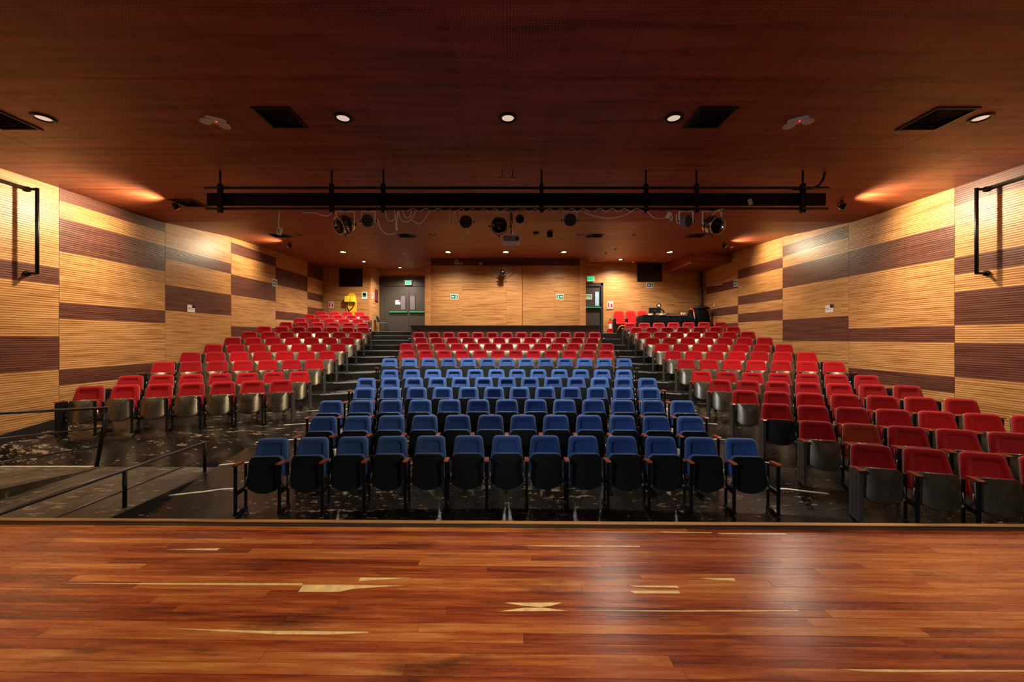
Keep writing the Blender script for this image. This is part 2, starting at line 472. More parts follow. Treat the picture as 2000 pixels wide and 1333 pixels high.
LEFT = {0: [(4.67, 4.33), (2.33, 2.0)], 1: [(5.0, 4.33), (3.0, 2.33), (1.33, 1.0)],
        2: [(3.67, 3.33), (2.33, 1.67)], 3: [(5.4, 5.0), (4.67, 4.0), (3.0, 2.67), (1.67, 1.35)],
        4: [(4.67, 4.33), (3.67, 3.0)], 5: [(5.36, 5.0), (4.33, 3.67), (2.67, 2.33)],
        6: [(5.0, 4.33), (3.33, 3.0)], 7: [(5.8, 5.0), (4.33, 4.0), (3.67, 3.33)]}
RIGHT = {0: [(4.53, 4.2), (2.2, 1.87)], 1: [(4.87, 4.2), (2.87, 2.2), (1.2, 0.9)],
         2: [(5.4, 4.87), (3.87, 3.53), (3.2, 2.54), (2.2, 1.53)], 3: [(4.53, 3.87), (2.54, 2.2), (1.53, 1.2)],
         4: [(5.22, 4.87), (4.53, 3.87), (2.87, 2.2)], 5: [(4.87, 4.53), (3.87, 3.53), (3.2, 2.87)],
         6: [(4.53, 4.2), (3.53, 3.2), (2.87, 2.2)]}
def side_wall(name, s, bands, ncol, dend):
    wl = MB(); pts = [(-6.0, -0.3), (dend, -0.3), (dend, 5.9), (-6.0, 5.9)]
    wl.prism(pts, s*(XW+0.02), s*(XW+0.2), axis='x')
    W = struct(wl.build(name, 'black'))
    for c in range(ncol):
        d0, d1 = COLS[c]+0.004, min(COLS[c+1], dend)-0.004
        zt = ceil_z((d0+d1)/2)+0.16
        zb = max(0.0, min(ramp_z(d0+1.5)-0.2, 5)) if d1 < 10.6 else max(0.3, stepZ(max(7, int((d0+1.6-5.6)/0.905)))-0.5)
        zb = max(0.0, zb-0.25)
        edges = sorted(bands.get(c, []))
        z = zb
        for lo, hi in sorted((b, a) for a, b in edges):
            hi = min(hi, zt)
            if hi <= zb: continue
            lo = max(lo, zb)
            if lo-z > 0.01:
                for a, b in split(z, lo): slat_panel(W, (s*(XW+0.022), d0, 0), (0, 1, 0), d1-d0, a, b, (-s, 0, 0), 'wall_l')
            slat_panel(W, (s*(XW+0.022), d0, 0), (0, 1, 0), d1-d0, lo, hi, (-s, 0, 0), 'wall_d')
            z = hi
        for a, b in split(z, zt): slat_panel(W, (s*(XW+0.022), d0, 0), (0, 1, 0), d1-d0, a, b, (-s, 0, 0), 'wall_l')
    return W
def split(a, b):
    if b-a < 0.02: return []
    return [(a, b)]
wall_left = side_wall('wall_left', -1, LEFT, 8, 18.8)
wall_right = side_wall('wall_right', 1, RIGHT, 8, 17.6)
# unseen front end of the hall behind the camera
q = MB(); q.box(-XW, XW, -6.2, -6.0, -0.3, 5.9); struct(q.build('wall_front', 'backwall'))

# back walls
def back_wall(name, x0, x1, D, z0, z1, cuts, m='wall_lx', solid=True):
    b = MB(); b.box(x0, x1, D+0.024, D+0.14, z0, z1); W = struct(b.build(name, 'black'))
    for (a, c, zz0, zz1) in cuts: slat_panel(W, (a+0.002, D+0.024, 0), (1, 0, 0), c-a-0.004, zz0, zz1, (0, -1, 0), m)
    return W
wbl = back_wall('wall_back_left', -8.8, -6.5, 18.8, 2.3, 5.8, [(-8.8, -7.68, 2.55, 5.75), (-7.68, -6.5, 2.55, 5.75)])
b = MB(); b.box(-6.62, -6.52, 18.84, 20.3, 2.3, 5.8); wret = struct(b.build('wall_recess_left', 'black'))
slat_panel(wret, (-6.52, 18.8, 0), (0, 1, 0), 1.32, 2.585, 5.75, (1, 0, 0), 'wall_l')
q = MB(); q.box(-6.56, -6.49, 18.775, 18.85, 2.585, 5.75); struct(q.build('trim_1', 'wood_edge'))
b = MB(); b.box(-6.6, -3.2, 20.1, 20.25, 5.44, 5.8); wdr = struct(b.build('wall_door_header', 'wood_edge'))
b = MB(); b.box(-6.6, -3.2, 20.28, 20.4, 2.3, 5.8); struct(b.build('wall_behind_door', 'black'))
# rear booth with its wood front
BL, BR, BD = -3.44, 3.31, 16.6
b = MB(); b.box(BL+0.03, BR-0.03, BD+0.024, 20.2, 1.8, 5.85); booth = struct(b.build('wall_booth', 'black'))
for a, c in ((BL+0.24, -1.9), (-1.9, -0.02), (-0.02, 0.64), (0.66, 2.0), (2.0, BR-0.24)):
    slat_panel(booth, (a+0.002, BD+0.024, 0), (1, 0, 0), c-a-0.004, 2.3, 5.35, (0, -1, 0), 'wall_lx')
slat_panel(booth, (BL, BD, 0), (0, 1, 0), 3.5, 2.3, 5.7, (-1, 0, 0), 'wall_l')
slat_panel(booth, (BR, BD, 0), (0, 1, 0), 1.0, 2.3, 5.7, (1, 0, 0), 'wall_l')
for x0 in (BL-0.012, BR-0.238):
    q = MB(); q.box(x0, x0+0.25, BD-0.045, BD+0.03, 2.3, 5.66); struct(q.build('trim_booth_corner', 'wood_edge'))
q = MB(); q.box(BL+0.24, BR-0.24, BD-0.02, BD+0.02, 5.36, 5.66); struct(q.build('trim_booth_header_shadow', 'wall_d'))  # header in dark wood: the shadow at the wall top put into its colour
# right rear wall with its door opening
RD = 17.6
DZ0, DZT = 2.5, 4.70
wbr = back_wall('wall_back_right', 4.32, 8.8, RD, 2.2, 5.8, [(4.32, 6.0, 2.5, 5.75), (6.0, 7.5, 2.5, 5.75), (7.5, 8.8, 2.5, 5.75)])
b = MB(); b.box(3.3, 4.32, RD+0.024, RD+0.14, DZT+0.06, 5.8); wov = struct(b.build('wall_over_door', 'black'))
slat_panel(wov, (3.32, RD+0.024, 0), (1, 0, 0), 1.0, DZT+0.08, 5.75, (0, -1, 0), 'wall_lx')
b = MB(); b.box(3.2, 4.5, RD+0.5, RD+0.6, 2.2, 5.8); struct(b.build('wall_lobby', 'black'))
# parapet behind the centre block
q = MB(); q.box(-3.79, 3.68, 15.55, 15.7, 1.3, 2.76)
para = struct(q.build('wall_parapet', 'lowwall'))
q = MB(); q.box(-3.82, 3.71, 15.52, 15.73, 2.74, 2.785); q.build('coping', 'doorfr', para)
# box-out under the ceiling in the right rear corner
q = MB(); q.box(7.22, 8.8, 15.4, 17.6, 5.25, 5.75); sof = struct(q.build('ceiling_bulkhead', 'ceil'))
q = MB(); q.box(7.20, 7.24, 15.38, 17.6, 5.235, 5.27); q.build('edge_trim', 'wood_edge', sof)
# skirting along the side walls
for s, nm in ((-1, 'baseboard_left'), (1, 'baseboard_right')):
    q = MB(); ds = [1.5+0.5*k for k in range(0, 18)]
    def bz(d):
        r = d+off(XW)
        z = ramp_z(r)
        if s < 0 and d < RY: z = max(z, 0.15+(RY-d)*0.103)
        return z
    q.rings([[(s*XW, d, bz(d)-0.4), (s*(XW-0.035), d, bz(d)-0.4), (s*(XW-0.035), d, bz(d)+0.17), (s*XW, d, bz(d)+0.17)] for d in ds], None, False)
    struct(q.build(nm, 'skirt'))

# ------------------------------------------------------------------ ceiling of separate perforated panels
ceil = struct(put('ceiling', None))
q = MB(); ds = [-6.0, 10.0, 12.4, 14.5, 21.0]
q.rings([[(-XW-0.2, d, ceil_z(d)+0.03), (XW+0.2, d, ceil_z(d)+0.03), (XW+0.2, d, ceil_z(d)+0.15), (-XW-0.2, d, ceil_z(d)+0.15)] for d in ds], None, False)
struct(q.build('ceiling_deck', 'black', ceil))
rows = [-6.0]+[-0.54+1.67*k-1.67*3 for k in range(0, 12)]
rows = sorted(set(round(r, 3) for r in rows if r >= -6.0))
while rows[-1] < 20.5: rows.append(rows[-1]+1.67)
cx = [-8.8]+[1.22*k for k in range(-7, 8)]+[8.8]
rnd = random.Random(3)
for r0, r1 in zip(rows, rows[1:]):
    for c0, c1 in zip(cx, cx[1:]):
        if c1-c0 < 0.05 or r1 < -1.5: continue
        g = 0.0016; dz = rnd.uniform(-0.0015, 0.0015)
        brk = [r0+g]+[p for p in (10.0, 12.4, 14.5) if r0+0.05 < p < r1-0.05]+[r1-g]
        q = MB()
        q.rings([[(c0+g, d, ceil_z(d)+dz), (c0+g, d, ceil_z(d)+0.025), (c1-g, d, ceil_z(d)+0.025), (c1-g, d, ceil_z(d)+dz)] for d in brk], None, False)
        q.build('panel', 'ceil', ceil)

# ------------------------------------------------------------------ stage
stage = struct(put('floor_stage', None))
ROT = math.radians(-0.75)
q = MB(); q.box(-8.8, 8.8, -6.0, 2.70, STAGE-0.25, STAGE-0.022); o = q.build('stage_deck', 'black', stage); o.rotation_euler = (0, 0, ROT); struct(o)
q = MB(); q.box(-8.8, 8.8, 2.68, 2.72, 0.0, STAGE-0.02); o = q.build('stage_front', 'black', stage); o.rotation_euler = (0, 0, ROT)
rnd = random.Random(11)
PW = 0.0585
D1 = 2.79
k = 0
while D1-PW*(k+1) > 0.9:
    y1 = D1-PW*k; y0 = y1-PW; x = -4.3-rnd.random()
    xr = 4.4
    while x < xr:
        L = rnd.uniform(0.7, 2.6); e = min(x+L, xr+0.6)
        sk = rnd.uniform(-0.03, 0.03); g = 0.0007; zz = STAGE-rnd.uniform(0, 0.0006)
        q = MB()
        q.rings([[(x+g, y0+g, z), (e-g, y0+g, z), (e+sk*0-g, y1-g, z), (x+g, y1-g, z)] for z in (STAGE-0.02, zz)], None, False)
        o = q.build('plank', 'stage', stage); o.rotation_euler = (0, 0, ROT)
        x = e
    k += 1
ylast = D1-PW*k
q = MB(); q.box(-8.8, 8.8, -6.0, ylast, STAGE-0.02, STAGE-0.0003); o = q.build('plank_floor_behind', 'stage', stage); o.rotation_euler = (0, 0, ROT); o['kind'] = 'stuff'
for xa, xb in ((-8.8, -4.3), (4.4, 8.8)):
    q = MB(); q.box(xa, xb, ylast, D1, STAGE-0.021, STAGE-0.002); o = q.build('plank_floor_side', 'stage', stage); o.rotation_euler = (0, 0, ROT); o['kind'] = 'stuff'
# cream sapwood streaks
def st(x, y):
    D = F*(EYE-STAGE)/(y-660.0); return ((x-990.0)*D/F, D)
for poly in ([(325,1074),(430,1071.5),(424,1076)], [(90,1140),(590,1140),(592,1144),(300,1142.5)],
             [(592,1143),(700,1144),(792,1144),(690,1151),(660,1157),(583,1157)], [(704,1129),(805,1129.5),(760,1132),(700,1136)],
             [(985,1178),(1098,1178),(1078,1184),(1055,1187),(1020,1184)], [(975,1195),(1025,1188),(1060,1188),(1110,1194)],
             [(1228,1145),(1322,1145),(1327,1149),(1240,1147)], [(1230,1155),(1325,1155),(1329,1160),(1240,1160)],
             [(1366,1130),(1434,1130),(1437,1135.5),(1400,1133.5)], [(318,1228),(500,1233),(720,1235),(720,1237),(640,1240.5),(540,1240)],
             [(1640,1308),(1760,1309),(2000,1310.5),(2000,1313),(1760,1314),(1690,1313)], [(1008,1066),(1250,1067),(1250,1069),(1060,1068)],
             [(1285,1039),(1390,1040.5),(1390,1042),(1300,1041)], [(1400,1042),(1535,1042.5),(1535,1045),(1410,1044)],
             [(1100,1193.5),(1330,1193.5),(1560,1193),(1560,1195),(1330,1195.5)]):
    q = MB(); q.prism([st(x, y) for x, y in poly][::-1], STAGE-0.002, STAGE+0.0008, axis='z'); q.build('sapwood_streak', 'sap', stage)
# raised lip along the stage edge
q = MB(); q.box(-8.8, 8.8, 2.792, 2.825, STAGE-0.05, STAGE+0.024, bev=0.003); lip = q.build('stage_lip', 'lip_dark', stage); lip.rotation_euler = (0, 0, ROT)
q = MB(); q.box(-8.8, 8.8, 2.79, 2.828, STAGE+0.0242, STAGE+0.033, bev=0.002); o = q.build('lip_cap', 'lip', lip)

# ------------------------------------------------------------------ folding seats
def seat_outline(w0, w1, z0, z1, r0, r1, n=5):
    # w0 width at bottom, w1 at top; corner radii r0 bottom, r1 top
    P = []
    for (x, z, r, a0) in ((w1/2-r1, z1-r1, r1, 0), (-w1/2+r1, z1-r1, r1, 90), (-w0/2+r0, z0+r0, r0, 180), (w0/2-r0, z0+r0, r0, 270)):
        for k in range(n):
            a = math.radians(a0+90.0*k/(n-1)); P.append((x+r*math.cos(a), z+r*math.sin(a)))
    return P
def shrink(P, d):
    cx = sum(p[0] for p in P)/len(P); cz = sum(p[1] for p in P)/len(P)
    W = max(p[0] for p in P)-min(p[0] for p in P); H = max(p[1] for p in P)-min(p[1] for p in P)
    return [(cx+(p[0]-cx)*(1-2*d/W), cz+(p[1]-cz)*(1-2*d/H)) for p in P]
TILT = Matrix.Translation((0, 0.07, 0.40)) @ Matrix.Rotation(math.radians(-17), 4, 'X')
def back_meshes(style):
    P = seat_outline(0.48 if style != 'side' else 0.5, 0.395 if style != 'side' else 0.41, 0.0, 0.505, 0.05, 0.065)
    q = MB()
    L = [(0.0, 0.028), (-0.004, 0.01), (0.0, -0.012), (0.014, -0.03)]
    if style == 'side': L += [(0.045, -0.036), (0.07, -0.034), (0.085, -0.022), (0.10, -0.02)]
    else: L += [(0.034, -0.042), (0.066, -0.038), (0.074, -0.030), (0.079, 0.0), (0.088, 0.004)]
    q.rings([[(x, y, z) for x, z in shrink(P, d)] for d, y in L], None, True, TILT)
    s = MB()
    s.rings([[(x, y, z) for x, z in shrink(P, d)] for d, y in ((0.02, 0.062), (0.002, 0.05), (-0.003, 0.0285))], None, True, TILT)
    return q, s
SEATT = Matrix.Translation((0, 0.0, 0.40)) @ Matrix.Rotation(math.radians(-9), 4, 'X')
def pan_outline(w=0.42, zt=0.285, zb=-0.185, n=6):
    P = []
    for (x, z, r, a0) in ((w/2-0.075, zt-0.075, 0.075, 0), (-w/2+0.075, zt-0.075, 0.075, 90)):
        for k in range(n):
            a = math.radians(a0+90.0*k/(n-1)); P.append((x+r*math.cos(a), z+r*math.sin(a)))
    m_ = 11
    for k in range(m_):
        t = k/(m_-1); a = math.pi+math.pi*t
        P.append((w/2*0.99*math.cos(a), zb+0.135+0.135*math.sin(a)))
    return P
def bow(x, b, w=0.435): return -b*(1-(2*x/w)**2)
def pan_meshes(style):
    b = 0.012 if style == 'mid' else 0.06
    P = pan_outline() if style == 'mid' else pan_outline(0.43, 0.24); q = MB(); n = len(P)
    # pan built as a fan of nested rings so that it can bow forward
    cz = 0.05
    q.rings([[(x, y+bow(x, b)-0.03, z) for x, z in P] for y in (0.010, -0.0125)], None, False, SEATT, False)
    rg = [(1.0, -0.0125), (0.97, -0.013), (0.8, -0.013), (0.6, -0.013), (0.4, -0.013), (0.2, -0.013), (0.05, -0.013)]
    q.rings([[(x*k, y+bow(x*k, b)-0.03, cz+(z-cz)*k) for x, z in P] for k, y in rg], None, True, SEATT)
    c = MB()
    rg = [(1.03, 0.012), (1.035, 0.035), (0.98, 0.058), (0.5, 0.062)]
    c.rings([[(x*k, y+bow(x*min(k, 1), b)*0.8-0.03, cz+(z-cz)*k) for x, z in P] for k, y in rg], None, True, SEATT)
    return q, c
HX = PITCH/2
def stand_meshes(open_):
    fl = MB(); fl.box(-0.016, 0.016, -0.215, -0.18, 0.0, 0.63, bev=0.004)
    rl = MB(); rl.box(-0.014, 0.014, 0.02, 0.05, 0.0, 0.60, bev=0.004)
    cb = MB(); cb.box(-0.012, 0.012, -0.18, 0.02, 0.25, 0.31)
    fb = MB(); fb.prism([(-0.215, 0.0), (0.055, 0.0), (0.055, 0.03), (-0.12, 0.05), (-0.215, 0.03)], -0.02, 0.02, axis='x')
    return fl, rl, cb, fb
def arm_mesh():
    q = MB(); P = [(-0.235, 0.640), (-0.05, 0.632), (-0.035, 0.645), (-0.045, 0.656), (-0.225, 0.666), (-0.245, 0.655)]
    rings = []
    for x, k in ((-0.03, 0.9), (-0.024, 1.0), (0.024, 1.0), (0.03, 0.9)):
        rings.append([(x, -0.14+(y+0.14)*(0.97 if k < 1 else 1), 0.65+(z-0.65)*k) for y, z in P])
    q.rings(rings, None, False); return q
def panel_mesh():
    q = MB(); q.box(-0.022, 0.022, -0.215, 0.055, 0.0, 0.632, bev=0.006)
    for y in (-0.14, -0.05): q.box(-0.026, 0.026, y, y+0.05, 0.06, 0.58)
    return q
def hinge_mesh(s):
    q = MB(); q.cyl((s*0.215, -0.015, 0.28), (s*0.258, -0.015, 0.28), 0.022, None, 8)
    q.tube([(s*0.222, -0.04, 0.45), (s*0.23, -0.05, 0.36), (s*0.24, -0.02, 0.28)], 0.008, 5); return q
ME = {}
for st_ in ('mid', 'side'):
    bk, sh = back_meshes(st_); pn, cu = pan_meshes(st_)
    fabs = ('blue', 'crim') if st_ == 'mid' else ('red', 'rust')
    for fb in fabs:
        ME[('backrest', fb)] = bk.mesh('backrest', fb); ME[('cushion', fb)] = cu.mesh('seat_cushion', fb)
    ME[('shell', st_)] = sh.mesh('back_shell', 'pan_dark' if st_ == 'mid' else 'shell')
    ME[('pan', st_)] = pn.mesh('seat_pan', 'pan_dark' if st_ == 'mid' else 'pan_metal')
ME['pan_crim'] = pan_meshes('side')[0].mesh('seat_pan', 'pan_metal')
ME['pan_black'] = pan_meshes('side')[0].mesh('seat_pan', 'black')
a_, b_, c_, d_ = stand_meshes(True)
ME['leg_f'] = a_.mesh('leg', 'frame'); ME['leg_r'] = b_.mesh('leg', 'frame'); ME['stretcher'] = c_.mesh('stretcher', 'frame'); ME['foot'] = d_.mesh('foot_bar', 'frame')
ME['arm'] = arm_mesh().mesh('armrest', 'arm'); ME['endp'] = panel_mesh().mesh('end_panel', 'panel_grey')
ME['endd'] = panel_mesh().mesh('end_panel', 'frame')
ME['hinge_l'] = hinge_mesh(-1).mesh('hinge', 'bolt'); ME['hinge_r'] = hinge_mesh(1).mesh('hinge', 'bolt')
def stand(root, x, solid):
    if solid == 'solid': put('end_panel', ME['endp'], root, (x, 0, 0))
    elif solid == 'dark': put('end_panel', ME['endd'], root, (x, 0, 0))
    else:
        put('leg', ME['leg_f'], root, (x, 0, 0)); put('leg', ME['leg_r'], root, (x, 0, 0)); put('stretcher', ME['stretcher'], root, (x, 0, 0)); put('foot_bar', ME['foot'], root, (x, 0, 0))
    put('armrest', ME['arm'], root, (x, 0, 0))
PROTO = {}
def proto(kind):
    # kind = (style, fabric, left stand, right stand); stands: None / 'open' / 'solid'
    if kind in PROTO: return None
    style, fab, ls, rs, pan = kind
    root = put('folding_seat', None)
    put('backrest', ME[('backrest', fab)], root); put('back_shell', ME[('shell', style)], root)
    put('seat_cushion', ME[('cushion', fab)], root); sp = put('seat_pan', ME[pan] if pan else ME[('pan', style)], root)
    put('hinge', ME['hinge_l'], sp); put('hinge', ME['hinge_r'], sp)
    if ls: stand(root, -HX, ls)
    if rs: stand(root, HX, rs)
    PROTO[kind] = root
    return root
def seat(kind, X, rho, rz, z, label, group):
    r = proto(kind)
    if r is None: r = copy_tree(PROTO[kind])
    # the row line runs under the top of the backrests, 0.2 m behind the seat's own centre
    y = rho-off(X)
    r.location = (X+math.sin(rz)*0.2, y-math.cos(rz)*0.2, z); r.rotation_euler = (0, 0, rz)
    tag(r, label, 'seat', group); return r
def zrow(i): return ramp_z(rowD(i)-0.15) if i < 7 else ZST[i]
def rowname(i): return 'front' if i == 1 else ORD[i]
# centre block: 13 and 12 seats in turn, seven blue rows and four crimson rows
for i in range(1, 12):
    n = 13 if i % 2 else 12
    for k in range(n):
        X = (k-(n-1)/2)*PITCH
        rz = -math.atan(2*X/70.0)
        fab = 'blue' if i <= 7 else 'crim'
        kind = ('mid', fab, 'open', 'open' if k == n-1 else None, None if i <= 7 else 'pan_crim')
        lab = ('blue' if i <= 7 else 'crimson')+' folding seat, %s from the left in the %s row of the centre block' % (ORD[k+1], rowname(i))
        seat(kind, X, rowD(i), rz, zrow(i), lab, ('blue' if i <= 7 else 'crimson')+' folding seats of the centre block')
# side blocks
CA = PITCH*math.cos(math.radians(19.5)); RZ = math.radians(19.5)
NR = {1: 5, 2: 6}
for i in range(1, 14):
    n = NR.get(i, 7); xa = 4.74+0.03*max(0, i-5)
    for k in range(n):
        X = xa+CA*k
        fab = 'rust' if (i == 2 and k == 1) else 'red'
        pan = 'pan_black' if (i == 3 and k == 0) else None
        kind = ('side', fab, 'solid' if k == 0 else 'open', 'dark' if k == n-1 else None, pan)
        lab = '%s folding seat, %s from the aisle in the %s row of the right block' % ('rusty orange' if fab == 'rust' else 'red', ORD[k+1], rowname(i))
        seat(kind, X, rowD(i), -RZ, zrow(i), lab, 'red folding seats of the right block')
NL = {13: 6, 14: 5, 15: 5, 16: 4}
XA = {13: 5.72, 14: 6.2, 15: 6.25, 16: 6.72}
for i in range(5, 17):
    n = NL.get(i, 7); xa = XA.get(i, 4.97+0.065*(i-5))
    for k in range(n):
        X = -(xa+CA*k)
        kind = ('side', 'red', 'dark' if k == n-1 else 'open', 'solid' if k == 0 else None, None)
        lab = 'red folding seat, %s from the aisle in the %s row of the left block' % (ORD[k+1], rowname(i-4))
        seat(kind, X, rowD(i), RZ, ZST[i] if i > 6 else zrow(i), lab, 'red folding seats of the left block')

# ------------------------------------------------------------------ handrails at the left front
def rail(name, label, segs, r=0.017):
    o = thing(name, label, 'handrail', (0, 0, 0))
    for nm, pts, rr in segs:
        q = MB(); q.tube(pts, rr, 10); q.build(nm, 'handrail' if 'rail' in nm else 'blackmetal', o)
    return o
rail('handrail', 'long low black handrail along the landing, nearest the blue seats', [
    ('top_rail', [(-4.84, 2.95, 0.62), (-4.84, 6.32, 0.62)], 0.021), ('middle_rail', [(-4.84, 2.95, 0.37), (-4.84, 6.3, 0.37)], 0.012),
    ('post', [(-4.84, 6.3, 0.14), (-4.84, 6.3, 0.62)], 0.024), ('post', [(-4.84, 4.98, 0.14), (-4.84, 4.98, 0.62)], 0.024), ('post', [(-4.84, 3.6, 0.14), (-4.84, 3.6, 0.62)], 0.024)])
def rz_(z0, z1, d): return z0+(z1-z0)*(6.62-d)/1.42
rail('handrail', 'tall black handrail with three rails beside the left wall ramp', [
    ('top_rail', [(-6.72, 3.2, rz_(1.12, 1.3, 3.2)), (-6.72, 6.62, 1.12)], 0.023), ('middle_rail', [(-6.74, 3.2, rz_(0.79, 0.96, 3.2)), (-6.76, 6.6, 0.79)], 0.013),
    ('lower_rail', [(-6.76, 3.2, rz_(0.48, 0.64, 3.2)), (-6.8, 6.58, 0.48)], 0.013), ('post', [(-6.84, 6.55, 0.14), (-6.72, 6.62, 1.12)], 0.03), ('post', [(-6.8, 4.0, 0.38), (-6.72, 4.0, 1.44)], 0.03)])

# ------------------------------------------------------------------ pipe frames on the side walls
for s, lab in ((-1, 'black bent pipe frame bracketed to the left wall'), (1, 'black bent pipe frame bracketed to the right wall')):
    o = thing('pipe_frame', lab, 'pipe frame', (0, 0, 0), group='pipe frames on the side walls')
    xw, xo, d = s*8.77, s*8.6, 7.2
    q = MB(); q.tube([(xo, d, 3.47), (xo, d, 5.04)], 0.028, 10); q.build('upright', 'blackmetal', o)
    q = MB(); q.tube([(xw, d, 3.48), (xo, d, 3.48)], 0.024, 10); q.build('lower_arm', 'blackmetal', o)
    q = MB(); q.tube([(xw, d, 5.02), (xo, d, 5.02)], 0.024, 10); q.build('upper_arm', 'blackmetal', o)
    q = MB(); q.tube([(xw-s*0.04, d, 5.02), (xw-s*0.04, 4.2, 5.03)], 0.022, 10); q.build('top_pipe', 'blackmetal', o)
    for zf in (5.02, 3.48):
        q = MB(); q.cyl((s*8.8, d, zf), (s*8.76, d, zf), 0.05); q.build('wall_flange', 'blackmetal', o)

# ------------------------------------------------------------------ ceiling fittings
def downlight(x, d, state, label, power=0, r=0.085, group='ceiling downlights', color=WARM, tgt=(0, 0, -1), ang=150):
    z = ceil_z(d)
    o = thing('downlight', label, 'downlight', (x, d, z), group=group)
    q = MB(); q.lathe([(r+0.045, 0.0), (r+0.045, -0.012), (r+0.02, -0.02), (r, -0.014), (r-0.008, 0.004)], 24); q.build('trim_ring', 'blackmetal', o)
    q = MB(); q.lathe([(r, -0.004), (r*0.6, -0.009), (0.001, -0.010)], 24); q.build('diffuser', {'on': 'diff_on', 'low': 'diff_low', 'dim': 'diff_off', 'off': 'grey'}[state], o)
    if power: lamp('lamp', o, (0, 0, -0.06), tgt, power, color, 0.07, ang)
    return o
W5 = ['leftmost', 'second from the left', 'middle', 'second from the right', 'rightmost']
for k, px in enumerate((85, 670, 992, 1316, 1915)):
    D = 5.27; downlight((px-990)*D/F, D, 'dim', 'round downlight in the near ceiling row, '+W5[k]+' of five', P_NEAR, r=0.084)
for k, X in enumerate((-6.2, -2.2, 0.02, 2.25, 6.1)):
    downlight(X, 8.5, 'on' if k > 2 else 'low', 'lit downlight in the row hidden behind the lighting bar, '+W5[k], P_MID*(1.1, 1.0, 0.9, 0.62, 1.2)[k],
              tgt=(0, 0.25, -1) if k <= 2 else (0, 0.1, -1), ang=128 if k <= 2 else 150)
for k, X in enumerate((-4.4, -1.5, 1.5, 4.4)):
    downlight(X, 1.9, 'on', 'lit downlight over the stage, '+['far left', 'centre left', 'centre right', 'far right'][k]+' of the row', P_STAGE, color=(1.0, 0.9, 0.76), tgt=(0, 0.0, -1), ang=80)
for X, tx, col, lab in ((5.2, -6.4, YELL, 'warm spot added behind the camera at the right, aimed at the left block'), (-5.2, 6.2, (0.78, 0.88, 1.0), 'cool spot added behind the camera at the left, aimed at the right block')):
    D = -2.6; o = thing('added_pan_spot', lab, 'stage light', (X, D, ceil_z(D)-0.35), group='added spots behind the camera')  # both added out of view for golden and bluish sheen on the metal pans
    t = (Vector((tx, 8.2, 0.7))-Vector(o.location)).normalized(); R = t.to_track_quat('-Z', 'Y').to_matrix().to_4x4()
    q = MB(); q.lathe([(0.001, 0.22), (0.08, 0.21), (0.1, 0.12), (0.1, -0.02), (0.07, -0.06), (0.075, -0.2), (0.06, -0.2), (0.055, -0.1)], 18, None, R); q.build('barrel', 'black', o)
    q = MB(); q.box(-0.015, 0.015, -0.015, 0.015, 0.08, 0.35); q.build('hanger', 'blackmetal', o)
    q = MB(); q.lathe([(0.056, -0.11), (0.001, -0.115)], 18, None, R); q.build('lens', 'diff_yel', o)
    lamp('lamp', o, tuple(t*0.24), t, P_ADDED, col, 0.08, 44, 0.9)
for k, px in enumerate((670, 875, 988, 1101, 1308)):
    D = 15.1; downlight((px-990)*D/F, D, 'on', 'brightly lit rear downlight, '+W5[k]+' of the long row', P_REAR, 0.1, color=(1.0, 0.9, 0.76))
for (px, D, lab) in ((711, 17.2, 'brightly lit rear downlight in front of the left black window'), (1212, 16.7, 'brightly lit rear downlight over the fire extinguisher'), (781, 18.9, 'brightly lit downlight over the double door')):
    downlight((px-990)*D/F, D, 'on', lab, P_REAR*1.15, 0.07, color=(1.0, 0.9, 0.76))
for (px, lab) in ((585, 'left'), (845, 'centre left'), (1133, 'centre right')):
    D = 12.0; downlight((px-990)*D/F, D, 'off', 'unlit recessed downlight beyond the lighting bar, '+lab, 0, 0.08)

def vent(x, d, s, label, flip):
    z = ceil_z(d)
    o = thing('ceiling_vent', label, 'vent', (x, d, z), group='ceiling air vents')
    h = s/2
    q = MB()
    q.rings([[(a*(h+e), b*(h+e), zz) for a, b in ((-1,-1),(1,-1),(1,1),(-1,1))] for e, zz in ((0.03, 0.0), (0.03, -0.015), (0.0, -0.02), (-0.015, 0.0))], None, False, caps=False); q.build('frame', 'blackmetal', o)
    q = MB(); q.box(-h, h, -h, h, -0.004, 0.0); q.build('backing', 'black', o)
    for k in range(5):
        f = 0.9-0.17*k; zz = -0.008-0.005*k
        q = MB(); q.rings([[(a*h*f, b*h*f, zz0) for a, b in ((-1,-1),(1,-1),(1,1),(-1,1))] + [] for f, zz0 in ((f, zz+0.006), (f, zz), (f-0.05, zz-0.012), (f-0.05, zz-0.006))], None, False, caps=False)
        q.build('louvre', 'black', o)
    return o
vent(-3.03, 5.27, 0.44, 'black square ceiling vent left of centre in the near ceiling', 0)
vent(2.72, 5.27, 0.44, 'black square ceiling vent right of centre in the near ceiling', 0)
vent(5.78, 5.3, 0.5, 'large black ceiling vent at the far right of the near ceiling', 0)
vent(-6.85, 5.3, 0.5, 'large black ceiling vent cut by the left edge of the photo', 0)
vent(-6.95, 8.6, 0.44, 'black ceiling vent just left of the lighting bar end', 0)
for px, lab in ((545, 'farthest left'), (793, 'left of centre'), (1163, 'right of centre'), (1362, 'farthest right')):
    D = 12.1; vent((px-990)*D/F, D, 0.5, 'black vent in the rear ceiling, '+lab, 0)

